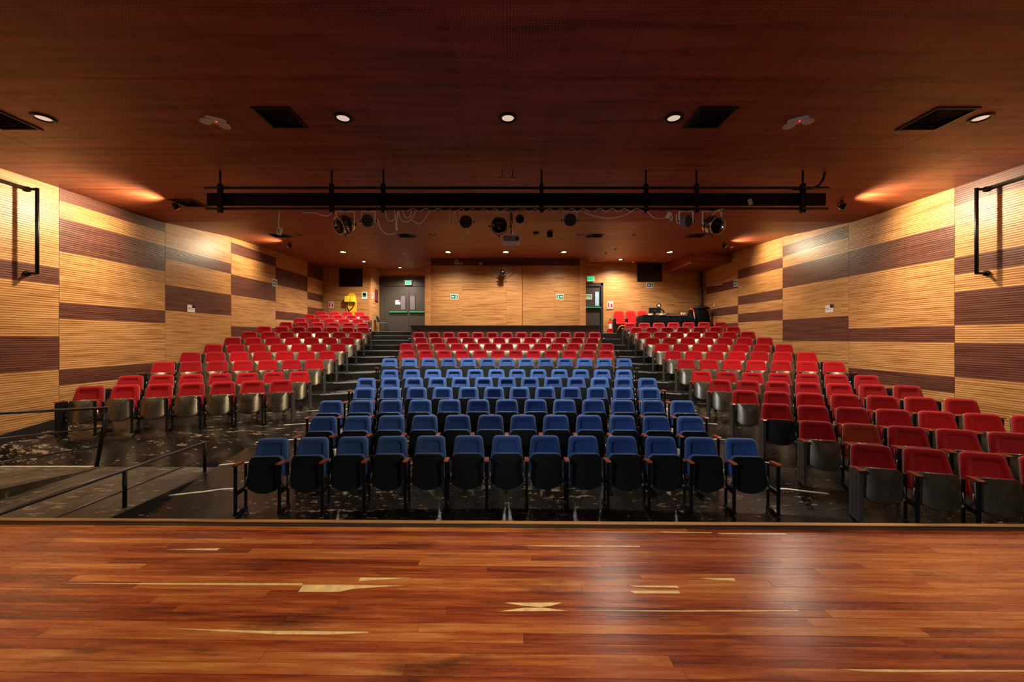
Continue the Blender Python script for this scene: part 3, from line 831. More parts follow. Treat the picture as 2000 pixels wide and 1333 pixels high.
for s, lab in ((-1, 'left'), (1, 'right')):
    D = 5.3; o = thing('emergency_light', 'white twin-head emergency light on the near ceiling, %s one' % lab, 'emergency light', (s*3.93, D, ceil_z(D)), -s*math.radians(35), group='emergency lights')
    o.scale = (1.25, 1.25, 1.25)
    q = MB(); q.prism(rounded(0.2, 0.09, 0.04), -0.035, 0.0, axis='z'); q.build('body', 'white', o)
    for dx in (-0.085, 0.085):
        q = MB(); q.lathe([(0.02, -0.035), (0.05, -0.04), (0.056, -0.06), (0.045, -0.066), (0.001, -0.067)], 16, None, Matrix.Translation((dx, 0.0, 0))); q.build('lamp_head', 'white', o)
    q = MB(); q.lathe([(0.008, -0.035), (0.006, -0.042), (0.001, -0.043)], 8, None, Matrix.Translation((0.01, -0.025, 0))); q.build('indicator', 'led_red', o)
# small detectors and speakers
def detector(px, py, label, m='cream', r=0.055):
    D = 11.0
    for _ in range(12): D = F*(ceil_z(D)-EYE)/(660-py)
    o = thing('smoke_detector', label, 'detector', ((px-990)*D/F, D, ceil_z(D)), group='ceiling detectors')
    q = MB(); q.lathe([(r*1.1, 0), (r*1.1, -0.015), (r*0.95, -0.02)], 16, caps=True); q.build('base', m, o)
    q = MB(); q.lathe([(r*0.9, -0.02), (r*0.85, -0.045), (r*0.4, -0.06), (0.001, -0.061)], 16); q.build('cover', m, o)
for px, py, lab in ((733, 459, 'small cream ceiling detector left of centre behind the bar'), (1238, 459, 'small cream ceiling detector right of centre behind the bar'),
                    (757, 486, 'small white box-like detector left of the booth'), (787, 493, 'small cream detector near the left green ceiling reflection'),
                    (1202, 486, 'small dark-topped detector right of the booth'), (1183, 494, 'small cream detector nearest the booth right corner'),
                    (1429, 482, 'small cream detector by the right wall'), (1237, 511, 'tiny pale detector just left of the right black window')):
    detector(px, py, lab)
for px, py, lab in ((933, 430, 'black pendant canister behind the bar, left one'), (1047, 447, 'black pendant canister behind the bar, middle one'), (1074, 453, 'small black pendant canister behind the bar, right one')):
    D = 11.6; p = at(px, py, D)
    o = thing('pendant_canister', lab, 'pendant', (p.x, D, ceil_z(D)), group='black pendant canisters')
    h = ceil_z(D)-p.z+0.16
    q = MB(); q.cyl((0, 0, 0), (0, 0, -h+0.26), 0.012); q.build('stem', 'black', o)
    q = MB(); q.lathe([(0.02, -h+0.27), (0.085, -h+0.25), (0.085, -h+0.02), (0.07, -h), (0.001, -h)], 16); q.build('canister', 'black', o)
for px, lab in ((790, 'left'), (1168, 'centre right'), (1291, 'right')):
    D = 16.9 if px != 790 else 17.2; z = ceil_z(D)
    o = thing('ceiling_hatch', 'pale outlined square hatch in the rear ceiling, '+lab, 'hatch', ((px-990)*D/F, D, z), group='ceiling hatches')
    for a in range(4):
        q = MB(); q.box(-0.31, 0.31, -0.31, -0.295, -0.012, 0.0, mat=Matrix.Rotation(a*math.pi/2, 4, 'Z')); q.build('hatch_frame', 'cream', o)
    q = MB(); q.box(-0.295, 0.295, -0.295, 0.295, -0.005, 0.0); q.build('hatch_lid', 'ceil', o)

# wall floods
def flood(x, d, tgt, label, power, big=True, color=YELL):
    z = ceil_z(d)
    o = thing('flood_light', label, 'flood light', (x, d, z), group='wall flood lights')
    t = (Vector(tgt)-Vector((x, d, z-0.12))).normalized()
    R = Matrix.Translation((0, 0, -0.14)) @ t.to_track_quat('-Z', 'Y').to_matrix().to_4x4()
    q = MB(); q.box(-0.02, 0.02, -0.02, 0.02, -0.06, 0.0); q.tube([(-0.09, 0, -0.14), (-0.09, 0, -0.06), (0.09, 0, -0.06), (0.09, 0, -0.14)], 0.008, 6); q.build('bracket', 'blackmetal', o)
    q = MB(); q.rings([[(a*w_, b*h_, zz) for a, b in ((-1,-1),(1,-1),(1,1),(-1,1))] for w_, h_, zz in ((0.05, 0.03, 0.05), (0.085, 0.06, 0.0), (0.085, 0.06, -0.06), (0.078, 0.053, -0.06), (0.078, 0.053, -0.015))], None, False, R, True); q.build('housing', 'blackmetal', o)
    q = MB(); q.box(-0.075, 0.075, -0.05, 0.05, -0.020, -0.017, mat=R); q.build('lens', 'diff_yel', o)
    lamp('lamp', o, tuple(Vector((0, 0, -0.16))+t*0.08), t, power, color, 0.07, 150, 1.0)
flood(-7.1, 8.45, (-8.8, 7.1, 4.15), 'black flood light near the left wall washing it yellow', P_FLOOD)
flood(7.2, 8.45, (8.8, 7.1, 4.15), 'black flood light near the right wall washing it yellow', P_FLOOD)
flood(-7.35, 13.3, (-8.8, 12.2, 4.5), 'small flood light high by the left rear wall', P_FLOOD*0.55)
flood(7.35, 13.3, (8.8, 12.2, 4.5), 'small flood light high by the right rear wall', P_FLOOD*0.6)
flood(-7.6, 3.6, (-8.8, 4.6, 2.6), 'flood light added out of view to brighten the front left wall', P_FLOOD*0.6)  # this flood and its right twin are added to brighten the front walls
flood(7.6, 3.6, (8.8, 4.6, 2.6), 'flood light added out of view to brighten the front right wall', P_FLOOD*0.6)

# ------------------------------------------------------------------ lighting bar
RGD = 7.0
rig = thing('lighting_bar', 'long black lighting bar with two pipes hung from the ceiling', 'lighting bar', (0, 0, 0))
def rp(x, y, D=RGD): return at(x, y, D)
q = MB(); a = rp(405, 378); b2 = rp(1612, 402); q.box(a.x, b2.x, RGD-0.02, RGD+0.03, b2.z, a.z, bev=0.006); q.build('box_beam', 'black', rig)
for nm, y, x0, x1 in (('upper_pipe', 370, 405, 1612), ('lower_pipe', 410.5, 407, 1611)):
    q = MB(); a = rp(x0, y); b2 = rp(x1, y); q.cyl((a.x, RGD-0.06, a.z), (b2.x, RGD-0.06, a.z), 0.025, None, 10); q.build(nm, 'blackmetal', rig)
for px in (435, 651, 751, 1057, 1259, 1357, 1563):
    a = rp(px, 418); t = rp(px, 362)
    q = MB(); q.box(a.x-0.035, a.x+0.035, RGD-0.095, RGD-0.025, a.z, t.z, bev=0.006); q.cyl((a.x, RGD-0.06, t.z), (a.x, RGD-0.06, 5.26), 0.017, None, 8)
    q.build('hanger', 'blackmetal', rig)
    for yy in (370, 410):
        q = MB(); c = rp(px, yy); q.cyl((c.x, RGD-0.10, c.z), (c.x, RGD-0.093, c.z), 0.012, None, 8); q.build('clamp_bolt', 'bolt', rig)
q = MB(); q.tube([rp(1548, 369.5, 6.95), rp(1585, 369, 6.95), rp(1600, 362, 6.95), rp(1608, 350, 6.95), rp(1611, 338, 7.0)], 0.02, 8); tag(q.build('black_cable', 'cableb'), 'thick black cable curving from the bar right end to the ceiling', 'cable')

def yoke(o, w_, top, drop, m='white'):
    q = MB()
    for s in (-1, 1): q.box(s*w_-0.006, s*w_+0.006, -0.015, 0.015, drop-0.03, top)
    q.box(-w_, w_, -0.015, 0.015, top-0.01, top); yk = q.build('yoke', m, o)
    for s in (-1, 1):
        q = MB(); q.cyl((s*(w_+0.005), 0, drop), (s*(w_+0.03), 0, drop), 0.015, None, 8); q.build('knob', 'blackmetal', yk)
    q = MB(); q.box(-0.025, 0.025, -0.03, 0.03, top, top+0.06); q.build('clamp', 'blackmetal', o)
def par(px, py, aim, label, sc=1.0):
    zt = rp(px, 413).z; c = rp(px, py)
    o = thing('par_can', label, 'stage light', (c.x, RGD-0.06, c.z), group='aluminium spotlights on the bar')
    yoke(o, 0.135*sc, zt-c.z-0.02, 0.0, 'white')
    R = Vector(aim).to_track_quat('-Z', 'Y').to_matrix().to_4x4()
    q = MB(); q.lathe([(0.001, 0.15*sc), (0.06*sc, 0.145*sc), (0.10*sc, 0.09*sc), (0.12*sc, 0.02*sc), (0.122*sc, -0.10*sc), (0.128*sc, -0.10*sc), (0.128*sc, -0.115*sc), (0.117*sc, -0.115*sc), (0.112*sc, 0.0)], 24, None, R); q.build('can', 'chrome', o)
    q = MB(); q.lathe([(0.112*sc, -0.02*sc), (0.07*sc, 0.01*sc), (0.001, 0.02*sc)], 24, None, R); q.build('lens', 'lens', o)
    q = MB(); q.lathe([(0.126*sc, 0.015*sc), (0.134*sc, 0.015*sc), (0.134*sc, -0.005*sc), (0.126*sc, -0.005*sc)], 24, None, R); q.build('band', 'blackmetal', o)
    q = MB(); q.cyl((0, 0, -0.13*sc), (0, 0, -0.17*sc), 0.012, None, 8); q.build('latch', 'blackmetal', o)
par(677, 441, (-0.55, -0.7, -0.35), 'polished aluminium spotlight left of centre, turned to the left', 1.22)
par(975, 444, (0.05, -1, -0.12), 'aluminium spotlight beside the projector pole, facing the stage', 1.15)
par(1387, 442, (0.25, -0.9, -0.3), 'aluminium spotlight at the right of the bar, aimed at the stage', 1.22)
def ledpar(px, py, aim, label):
    zt = rp(px, 413).z; c = rp(px, py)
    o = thing('led_par', label, 'stage light', (c.x, RGD-0.06, c.z), group='round LED stage lights on the bar')
    yoke(o, 0.12, zt-c.z-0.02, 0.0, 'white')
    R = Vector(aim).to_track_quat('-Z', 'Y').to_matrix().to_4x4()
    q = MB(); q.lathe([(0.001, 0.10), (0.075, 0.09), (0.105, 0.05), (0.112, -0.04), (0.104, -0.05)], 24, None, R); q.build('housing', 'grey', o)
    q = MB(); q.lathe([(0.104, -0.046), (0.06, -0.044), (0.001, -0.044)], 24, None, R); fc = q.build('face', 'black', o)
    for n_, rr in ((1, 0), (6, 0.042), (12, 0.08)):
        for k in range(n_):
            a = 2*math.pi*k/n_
            q = MB(); q.lathe([(0.012, -0.044), (0.010, -0.052), (0.001, -0.053)], 8, None, R @ Matrix.Translation((rr*math.cos(a), rr*math.sin(a), 0))); q.build('led', 'ledlens', fc)
ledpar(722, 434, (-0.1, -1, -0.15), 'round LED stage light beside the left aluminium spotlight')
ledpar(911, 436, (0.0, -1, -0.15), 'round LED stage light just left of centre on the bar')
ledpar(1112, 433, (0.0, -1, -0.1), 'round LED stage light just right of centre on the bar')
ledpar(1337, 434, (0.5, -0.85, -0.15), 'round LED stage light beside the right aluminium spotlight')
c = rp(1015, 430); o = thing('mini_spot', 'small black spot with chrome neck right of the projector pole', 'stage light', (c.x, RGD-0.06, c.z))
q = MB(); q.cyl((0, 0, 0.05), (0, 0, rp(0, 411).z-c.z), 0.012, None, 8); q.build('neck', 'chrome', o)
q = MB(); R = Vector((0.0, -1, -0.3)).to_track_quat('-Z', 'Y').to_matrix().to_4x4(); q.lathe([(0.001, 0.09), (0.05, 0.08), (0.07, 0.0), (0.075, -0.04), (0.06, -0.045), (0.001, -0.02)], 18, None, R); q.build('head', 'black', o)
q = MB(); q.lathe([(0.056, 0.06), (0.06, 0.05), (0.056, 0.04)], 18, None, R); q.build('ring', 'chrome', o)
# projector on a pole
c = rp(998.5, 468); o = thing('projector', 'white projector hanging on a long pole under the bar', 'projector', (c.x, RGD-0.06, c.z))
q = MB(); q.prism(rounded(0.31, 0.125, 0.04, 5), -0.02, 0.26, axis='y'); q.build('body', 'white', o)
q = MB(); q.prism(rounded(0.275, 0.09, 0.03, 5), -0.027, -0.019, axis='y'); q.build('rear_panel', 'grey', o)
q = MB(); q.box(0.08, 0.125, -0.031, -0.026, -0.03, 0.02); q.build('port_block', 'black', o)
q = MB(); q.cyl((0, 0.05, 0.06), (0, 0.05, rp(0, 413).z-c.z), 0.026, None, 12); q.build('pole', 'chrome', o)
q = MB(); q.cyl((0, 0.05, 0.058), (0, 0.05, 0.10), 0.036, None, 12); q.build('collar', 'white', o)
q = MB(); q.box(-0.07, 0.07, 0.02, 0.09, rp(0, 416).z-c.z, rp(0, 412).z-c.z); q.build('pole_clamp', 'white', o)

def cable(pts, label, r=0.008, m='cable', D=6.9, g='white cables tangled on the lighting bar'):
    P = [at(x, y, D+random.uniform(-0.02, 0.02)) for x, y in pts]
    S = []
    n = len(P)
    for i in range(n-1):
        p0, p1, p2, p3 = P[max(0, i-1)], P[i], P[i+1], P[min(n-1, i+2)]
        for k in range(6):
            t = k/6.0
            S.append(0.5*((2*p1)+(p2-p0)*t+(2*p0-5*p1+4*p2-p3)*t*t+(3*p1-p0-3*p2+p3)*t**3))
    S.append(P[-1])
    q = MB(); q.tube(S, r, 6); tag(q.build('cable', m), label, 'cable', g)
cable([(737, 428), (742, 444), (752, 456), (765, 458), (772, 455)], 'white cable sagging from the left LED light')
cable([(752, 412), (756, 428), (764, 432), (772, 426), (770, 412)], 'small white cable loop just right of the left LED light')
cable([(770, 413), (773, 428), (773, 446), (776, 449), (775, 436), (777, 413)], 'knotted white cable hanging straight down left of centre')
cable([(779, 413), (782, 428), (792, 434), (803, 428), (812, 412)], 'wide white cable loop, larger of the left pair')
cable([(786, 412), (792, 424), (800, 424), (804, 412)], 'narrow white cable loop inside the wide one')
cable([(803, 430), (818, 437), (828, 430), (839, 413)], 'thin white cable loop at the right of the tangle')
cable([(881, 413), (878, 438), (884, 439), (886, 414)], 'white cable doubled in a narrow hanging loop')
cable([(888, 412), (892, 430), (897, 437)], 'white cable running down to the centre-left LED light')
cable([(948, 413), (953, 428), (961, 438), (966, 442)], 'white cable feeding the spotlight beside the projector pole')
cable([(912, 450), (916, 457), (920, 450)], 'short white cable hook under the centre-left LED light')
cable([(1035, 414), (1034, 430), (1028, 440), (1022, 440)], 'white cable curling down right of the small spot')
cable([(1140, 415), (1165, 423), (1190, 427), (1215, 422), (1236, 413)], 'long white cable sagging below the right half of the bar')
cable([(1264, 413), (1275, 424), (1286, 428), (1300, 425), (1305, 414)], 'white cable sagging by the small white box')
cable([(1307, 415), (1310, 430), (1313, 428), (1312, 418)], 'white cable hook left of the right LED light')
cable([(1322, 418), (1321, 430), (1324, 437)], 'white cable at the side of the right LED light')
cable([(1386, 428), (1392, 419), (1402, 411), (1412, 408)], 'white cable rising from the right aluminium spotlight')
cable([(655, 414), (658, 424), (663, 430)], 'white cable beside the left bar hanger')
cable([(592, 416), (617, 416.5), (625, 420), (640, 422), (648, 415)], 'white cable lying along the pipe left of the spotlights')
for k, (x0, x1) in enumerate(((795, 880), (890, 1000), (1010, 1056), (1062, 1150), (1160, 1255))):
    pts = []; n = int((x1-x0)/11)
    for j in range(n+1): pts.append((x0+(x1-x0)*j/n, 407.5 if j % 2 else 413.5))
    cable(pts, 'thin white cable wound round the lower pipe, stretch %s from the left' % ORD[k+1], 0.005, 'cable', 6.885)
c = at(1306, 421, 6.9); q = MB(); q.box(-0.03, 0.03, -0.025, 0.025, -0.055, 0.055, mat=Matrix.Rotation(0.5, 4, 'Y')); tag(q.build('junction_box', 'white', None, tuple(c)), 'small tilted white box dangling below the bar', 'box')
c = at(1465, 395, 6.93); q = MB(); q.box(-0.022, 0.022, -0.03, 0.02, -0.05, 0.05, mat=Matrix.Rotation(-0.3, 4, 'Y')); tag(q.build('junction_box', 'cream', None, tuple(c)), 'small pale box fixed to the beam front at the right', 'box')
o = thing('dangling_plug', 'white plug strip dangling on a cable at the left of the bar', 'plug', tuple(at(546, 452, 6.9)))
q = MB(); q.prism(rounded(0.075, 0.13, 0.02), -0.02, 0.02, axis='y', mat=Matrix.Rotation(0.25, 4, 'Y')); q.build('plug_body', 'white', o)
for k in range(3):
    q = MB(); q.box(-0.02+0.015*k, -0.014+0.015*k, -0.023, -0.019, -0.035, 0.035); q.build('slot', 'ink', o)
q = MB(); q.tube([(-0.01, 0, 0.06), (-0.02, 0, 0.14), (-0.01, 0, 0.25), (0.0, 0, 0.36)], 0.008, 6); q.build('cord', 'cable', o)
for px, lab in ((980.5, 'left'), (1001, 'right')):
    c = at(px, 348, 6.85); q = MB(); q.box(-0.055, 0.055, -0.02, 0.02, -0.016, 0.016); o = q.build('ceiling_plate', 'cream', None, (c.x, c.y, c.z))
    q = MB(); q.cyl((0, 0, 0.016), (0, 0, ceil_z(6.85)-c.z), 0.006, None, 6); q.build('stem', 'blackmetal', o)
    tag(o, 'small pale plate under the ceiling above the bar centre, %s one' % lab, 'ceiling plate', 'small ceiling plates')

# ------------------------------------------------------------------ signs
def sign(name, label, loc, w_, h_, face, items, cat='sign', board='white', group=None):
    # face: rotation about z; the board lies in local x/z, its front looks along local -y
    o = thing(name, label, cat, loc, face, group)
    q = MB(); q.box(-w_/2, w_/2, -0.008, 0.0, -h_/2, h_/2, bev=0.002); q.build('board', board, o)
    for nm, m, geo in items:
        q = MB()
        for g in geo:
            if len(g) == 4 and not isinstance(g[0], tuple): q.box(g[0]*w_, g[1]*w_, -0.0105, -0.0078, g[2]*h_, g[3]*h_)
            else: q.prism([(x*w_, z*h_) for x, z in g], -0.0105, -0.0078, axis='y')
        q.build(nm, m, o)
    return o
def text(parent, s, size, loc, m, name='lettering', rot=(math.pi/2, 0, 0)):
    cu = bpy.data.curves.new(name, 'FONT'); cu.body = s; cu.size = size; cu.align_x = 'CENTER'; cu.align_y = 'CENTER'; cu.extrude = 0.001
    o = bpy.data.objects.new(name, cu); COL.objects.link(o)
    dg = bpy.context.evaluated_depsgraph_get(); me = bpy.data.meshes.new_from_object(o.evaluated_get(dg)); me.name = name
    bpy.data.objects.remove(o); me.materials.clear(); me.materials.append(M[m])
    return put(name, me, parent, loc, 0, rot)
def man(x, s=1.0):
    return [[(x-0.02*s, 0.22), (x+0.05*s, 0.22), (x+0.05*s, 0.32), (x-0.02*s, 0.32)],
            [(x-0.05*s, 0.18), (x+0.06*s, 0.18), (x+0.05*s, -0.04), (x+0.11*s, -0.3), (x+0.05*s, -0.3), (x, -0.1), (x-0.06*s, -0.3), (x-0.12*s, -0.3), (x-0.04*s, -0.02)]]
def exit_sign(label, loc, face, direction, w_=0.33, h_=0.23):
    d = direction
    arrow = [(d*0.36, 0.0), (d*0.2, 0.2), (d*0.2, 0.07), (d*0.02, 0.07), (d*0.02, -0.07), (d*0.2, -0.07), (d*0.2, -0.2)]
    if d < 0: arrow = arrow
    else: arrow = arrow[::-1]
    o = sign('exit_sign', label, loc, w_, h_, face, [('green_field', 'green', [(-0.44, 0.44, -0.38, 0.38)])], group='green exit signs')
    q = MB(); q.prism([(x*w_, z*h_) for x, z in arrow], -0.0125, -0.0104, axis='y'); q.build('arrow', 'white', o)
    q = MB()
    for pl_ in man(-d*0.22): q.prism([(x*w_, z*h_) for x, z in pl_], -0.0125, -0.0104, axis='y')
    q.build('running_figure', 'white', o)
exit_sign('green exit sign with left arrow on the left of the booth wall', tuple(at(887.5, 580, BD-0.0)), 0, -1)
exit_sign('green exit sign with right arrow on the right of the booth wall', tuple(at(1093.5, 580, BD-0.0)), 0, 1)
exit_sign('green exit sign under the right black window', tuple(at(1269.5, 557.5, RD-0.0)), 0, -1)
exit_sign('green exit sign on the left slatted wall', (-XW+0.004, 14.9, 4.38), math.pi/2, -1, 0.30, 0.26)
exit_sign('green exit sign on the right slatted wall', (XW-0.004, 15.1, 4.40), -math.pi/2, -1, 0.30, 0.26)
for s, D, z, lab in ((-1, 10.95, 3.11, 'white notice with a navy corner on the left slatted wall'), (1, 10.72, 3.09, 'white notice with a navy corner on the right slatted wall')):
    o = sign('notice', lab, (s*(XW-0.004), D, z), 0.26, 0.20, -s*math.pi/2, [('corner_square', 'signnavy', [(0.1, 0.54, 0.1, 0.56)]), ('pictogram', 'white', [(0.24, 0.42, 0.18, 0.32), (0.27, 0.33, 0.36, 0.46)]),
        ('text_line', 'ink', [(-0.38, -0.1, 0.02, 0.08), (-0.38, 0.3, -0.10, -0.05)])], group='notices on the side walls')
def ext_sign(label, p):
    sign('extinguisher_sign', label, p, 0.25, 0.33, 0, [('red_field', 'signred', [(-0.4, -0.16, -0.3, 0.36), (0.08, 0.4, -0.3, 0.2), (-0.1, 0.4, 0.3, 0.36)]), ('caption', 'signred', [(-0.3, 0.3, -0.42, -0.38)])], group='fire extinguisher signs')
ext_sign('red and white extinguisher sign on the left rear wall', tuple(at(647, 596, 18.78)))
ext_sign('red and white extinguisher sign right of the single door', tuple(at(1191.5, 596.5, 17.58)))
sign('first_aid_sign', 'green and white first aid sign right of the yellow stretcher', tuple(at(712, 577.5, 18.78)), 0.25, 0.34, 0,
     [('green_field', 'green', [(-0.36, 0.36, -0.22, 0.4)]), ('pictogram', 'white', [(-0.26, 0.2, 0.0, 0.28), (-0.2, 0.26, 0.02, 0.2)]), ('caption', 'ink', [(-0.28, 0.28, -0.36, -0.3)])])
sign('pink_notice', 'pink and white notice on the recess side wall', (-6.49, 18.99, 4.33), 0.2, 0.3, math.pi/2, [('print', 'signred', [(-0.3, 0.3, 0.0, 0.3), (-0.3, 0.1, -0.3, -0.2)])])
o = sign('framed_poster', 'dark framed poster on the recess side wall by the double door', (-6.49, 19.55, 4.37), 0.62, 0.74, math.pi/2, [('print', 'poster', [(-0.42, 0.42, -0.44, 0.44)]), ('title', 'cream', [(-0.3, 0.1, -0.4, -0.33)])], 'poster', 'wood_edge')
def lit_exit(label, p):
    o = thing('lit_exit_sign', label, 'exit sign', p, group='lit exit signs')
    q = MB(); q.box(-0.17, 0.17, -0.02, 0.05, -0.12, 0.12, bev=0.01); q.build('casing', 'white', o)
    q = MB(); q.box(-0.14, 0.14, -0.026, -0.019, -0.09, 0.09); q.build('face', 'exitgreen', o)
    text(o, 'EXIT', 0.13, (0, -0.027, 0.0), 'exittext')
    for s in (-1, 1):
        q = MB(); q.lathe([(0.03, 0), (0.045, -0.05), (0.001, -0.052)], 12, None, Matrix.Translation((s*0.19, -0.01, 0.11)) @ Matrix.Rotation(math.radians(80), 4, 'X')); q.build('lamp_head', 'white', o)
lit_exit('lit green exit sign above the double door', tuple(at(797.5, 552.5, 19.98)))
lit_exit('lit green exit sign above the single door', tuple(at(1153.5, 545, 17.5)))

# ------------------------------------------------------------------ doors
LD = 20.05
door1 = struct(put('door_1', None))
q = MB()
q.box(-6.5, -6.24, LD-0.02, LD+0.06, 2.585, 5.44); q.box(-3.77, -3.4, LD-0.02, LD+0.06, 2.585, 5.44); q.box(-6.24, -3.77, LD, LD+0.06, 4.93, 5.44); q.build('door_frame', 'door', door1)
for x0, x1, s in ((-6.235, -5.005, -1), (-4.995, -3.775, 1)):
    q = MB(); q.box(x0, x1, LD-0.03, LD+0.03, 2.6, 4.9, bev=0.008); lf = q.build('door_leaf', 'door', door1)
    q = MB(); a, b2 = ((-5.40, -5.17) if s < 0 else (-4.93, -4.68)); q.box(a, b2, LD-0.045, LD-0.028, 3.72, 4.42); q.build('vision_panel', 'glassgrey', lf)
    q = MB(); q.box(a-0.02, a, LD-0.05, LD-0.028, 3.70, 4.44); q.box(b2, b2+0.02, LD-0.05, LD-0.028, 3.70, 4.44); q.build('glass_bead', 'black', lf)
    q = MB(); a, b2 = ((-5.97, -5.06) if s < 0 else (-4.95, -3.9)); q.box(a, b2, LD-0.12, LD-0.08, 3.575, 3.63, bev=0.008); q.build('push_bar', 'greenbar', lf)
    q = MB(); q.box(a, b2, LD-0.085, LD-0.028, 3.55, 3.60); q.build('bar_mount', 'black', lf)
q = MB(); q.box(-5.008, -4.985, LD-0.05, LD-0.03, 2.6, 4.9); q.build('meeting_strip', 'handrail', door1)
sign('door_notice', 'small white notice on the left leaf of the double door', tuple(at(777.5, 591, LD-0.03)), 0.28, 0.21, 0, [('corner_square', 'signnavy', [(0.1, 0.4, 0.05, 0.45)]), ('text_line', 'ink', [(-0.38, 0.3, -0.1, -0.05)])])
door2 = struct(put('door_2', None))
q = MB(); q.box(4.2, 4.31, RD-0.02, RD+0.12, 2.5, DZT+0.06); q.box(3.3, 4.31, RD-0.02, RD+0.12, DZT-0.06, DZT+0.06); q.build('door_frame', 'doorfr', door2)
q = MB(); q.box(4.31, 4.345, RD-0.03, RD+0.1, 2.5, DZT+0.09); q.box(3.35, 4.345, RD-0.03, RD+0.1, DZT+0.06, DZT+0.09); q.build('door_casing', 'wood_edge', door2)
q = MB(); q.box(3.34, 4.19, RD+0.03, RD+0.09, 2.52, DZT-0.06, bev=0.006); lf = q.build('door_leaf', 'door', door2)
q = MB(); q.box(3.95, 4.12, RD+0.012, RD+0.032, 3.72, 4.36); q.build('vision_panel', 'glassblue', lf)
q = MB(); q.box(3.4, 4.2, RD-0.06, RD-0.02, 3.62, 3.67, bev=0.008); q.build('push_bar', 'greenbar', lf)
q = MB(); q.box(3.4, 4.2, RD-0.025, RD+0.03, 3.53, 3.62); q.build('bar_mount', 'black', lf)
q = MB(); q.box(3.36, 4.18, RD-0.03, RD+0.0, DZT-0.09, DZT-0.065); q.build('door_closer', 'bolt', door2)
o = sign('door_sign', 'green and white worded sign on the single rear door', (3.60, RD+0.03, 4.13), 0.42, 0.22, 0, [('green_field', 'green', [(-0.45, 0.45, -0.4, 0.4)])])
text(o, 'SALIDA', 0.085, (0, -0.0115, 0.03), 'white'); q = MB(); q.box(-0.16, 0.16, -0.0125, -0.010, -0.07, -0.03); q.build('text_line', 'white', o)

# black windows of the projection room
for px0, px1, py0, py1, D, lab in ((664, 707, 526, 559, 18.8, 'black recessed window panel high on the left rear wall'), (1246, 1291, 516, 549, 17.6, 'black recessed window panel high on the right rear wall')):
    a = at(px0, py1, D); b2 = at(px1, py0, D)
    o = thing('projection_window', lab, 'window', ((a.x+b2.x)/2, D, (a.z+b2.z)/2), group='projection windows'); w2, h2 = (b2.x-a.x)/2, (b2.z-a.z)/2
    q = MB(); q.box(-w2, w2, -0.012, 0.0, -h2, h2); q.build('pane', 'blackgl', o)
    q = MB()
    for bb in ((-w2, w2, -h2-0.03, -h2), (-w2, w2, h2, h2+0.03), (-w2-0.03, -w2, -h2-0.03, h2+0.03), (w2, w2+0.03, -h2-0.03, h2+0.03), (0.3, 0.32, -h2, h2)): q.box(bb[0], bb[1], -0.03, 0.0, bb[2], bb[3])
    q.build('frame', 'black', o)

# spot on the booth wall
o = thing('booth_spotlight', 'dark spotlight on a yoke at the top of the booth wall', 'stage light', tuple(at(981, 534, BD-0.35)))
z_top = at(0, 514, BD-0.35).z-o.location.z
q = MB(); q.cyl((-0.72, 0.05, z_top), (0.72, 0.05, z_top), 0.022, None, 8); 
for s in (-0.7, 0.7): q.cyl((s, 0.05, z_top), (s, 0.36, z_top), 0.02, None, 8)
q.build('support_pipe', 'black', o)
q = MB(); q.box(-0.13, -0.115, -0.02, 0.02, -0.02, z_top-0.14); q.box(0.115, 0.13, -0.02, 0.02, -0.02, z_top-0.14); q.box(-0.13, 0.13, -0.02, 0.02, z_top-0.15, z_top-0.135); q.box(-0.015, 0.015, -0.015, 0.05, z_top-0.14, z_top); q.build('yoke', 'blackmetal', o)
R = Vector((0.05, -1, -0.25)).to_track_quat('-Z', 'Y').to_matrix().to_4x4()
q = MB(); q.lathe([(0.001, 0.26), (0.08, 0.25), (0.105, 0.15), (0.105, 0.0), (0.08, -0.04), (0.085, -0.2), (0.07, -0.2)], 18, None, R); q.build('barrel', 'black', o)
q = MB(); q.lathe([(0.088, -0.19), (0.092, -0.21), (0.07, -0.21)], 18, None, R); q.build('front_ring', 'chrome', o)
q = MB(); q.lathe([(0.07, -0.18), (0.03, -0.165), (0.001, -0.16)], 18, None, R); q.build('lens', 'lens', o)
q = MB()
for s in (-1, 1): q.cyl((s*0.10, 0.02, -0.10), (s*0.17, 0.02, -0.10), 0.02, None, 8)
q.build('knob', 'black', o)
q = MB(); q.tube([(-0.5, 0.1, z_top), (-0.44, 0.08, 0.15), (-0.3, 0.06, 0.03), (-0.12, 0.05, 0.0)], 0.01, 6); q.tube([(0.58, 0.1, z_top), (0.4, 0.08, 0.12), (0.2, 0.06, 0.0), (0.1, 0.05, -0.02)], 0.01, 6); q.build('cable', 'cableb', o)
for px, py, w_, h_, lab in ((892, 512.5, 0.17, 0.19, 'largest pale box on the booth header'), (900, 515, 0.1, 0.09, 'small pale box beside the largest one on the booth header'), (939, 515, 0.12, 0.09, 'small pale box left of the booth spotlight')):
    p = at(px, py, BD-0.03); o = thing('wall_box', lab, 'box', (p.x, p.y, p.z), group='pale boxes on the booth header')
    q = MB(); q.box(-w_/2, w_/2, -0.05, 0.01, -h_/2, h_/2, bev=0.008); q.build('casing', 'cream', o)
    q = MB(); q.box(-w_/4, w_/4, -0.054, -0.049, -h_/5, h_/5); q.build('sensor', 'grey', o)

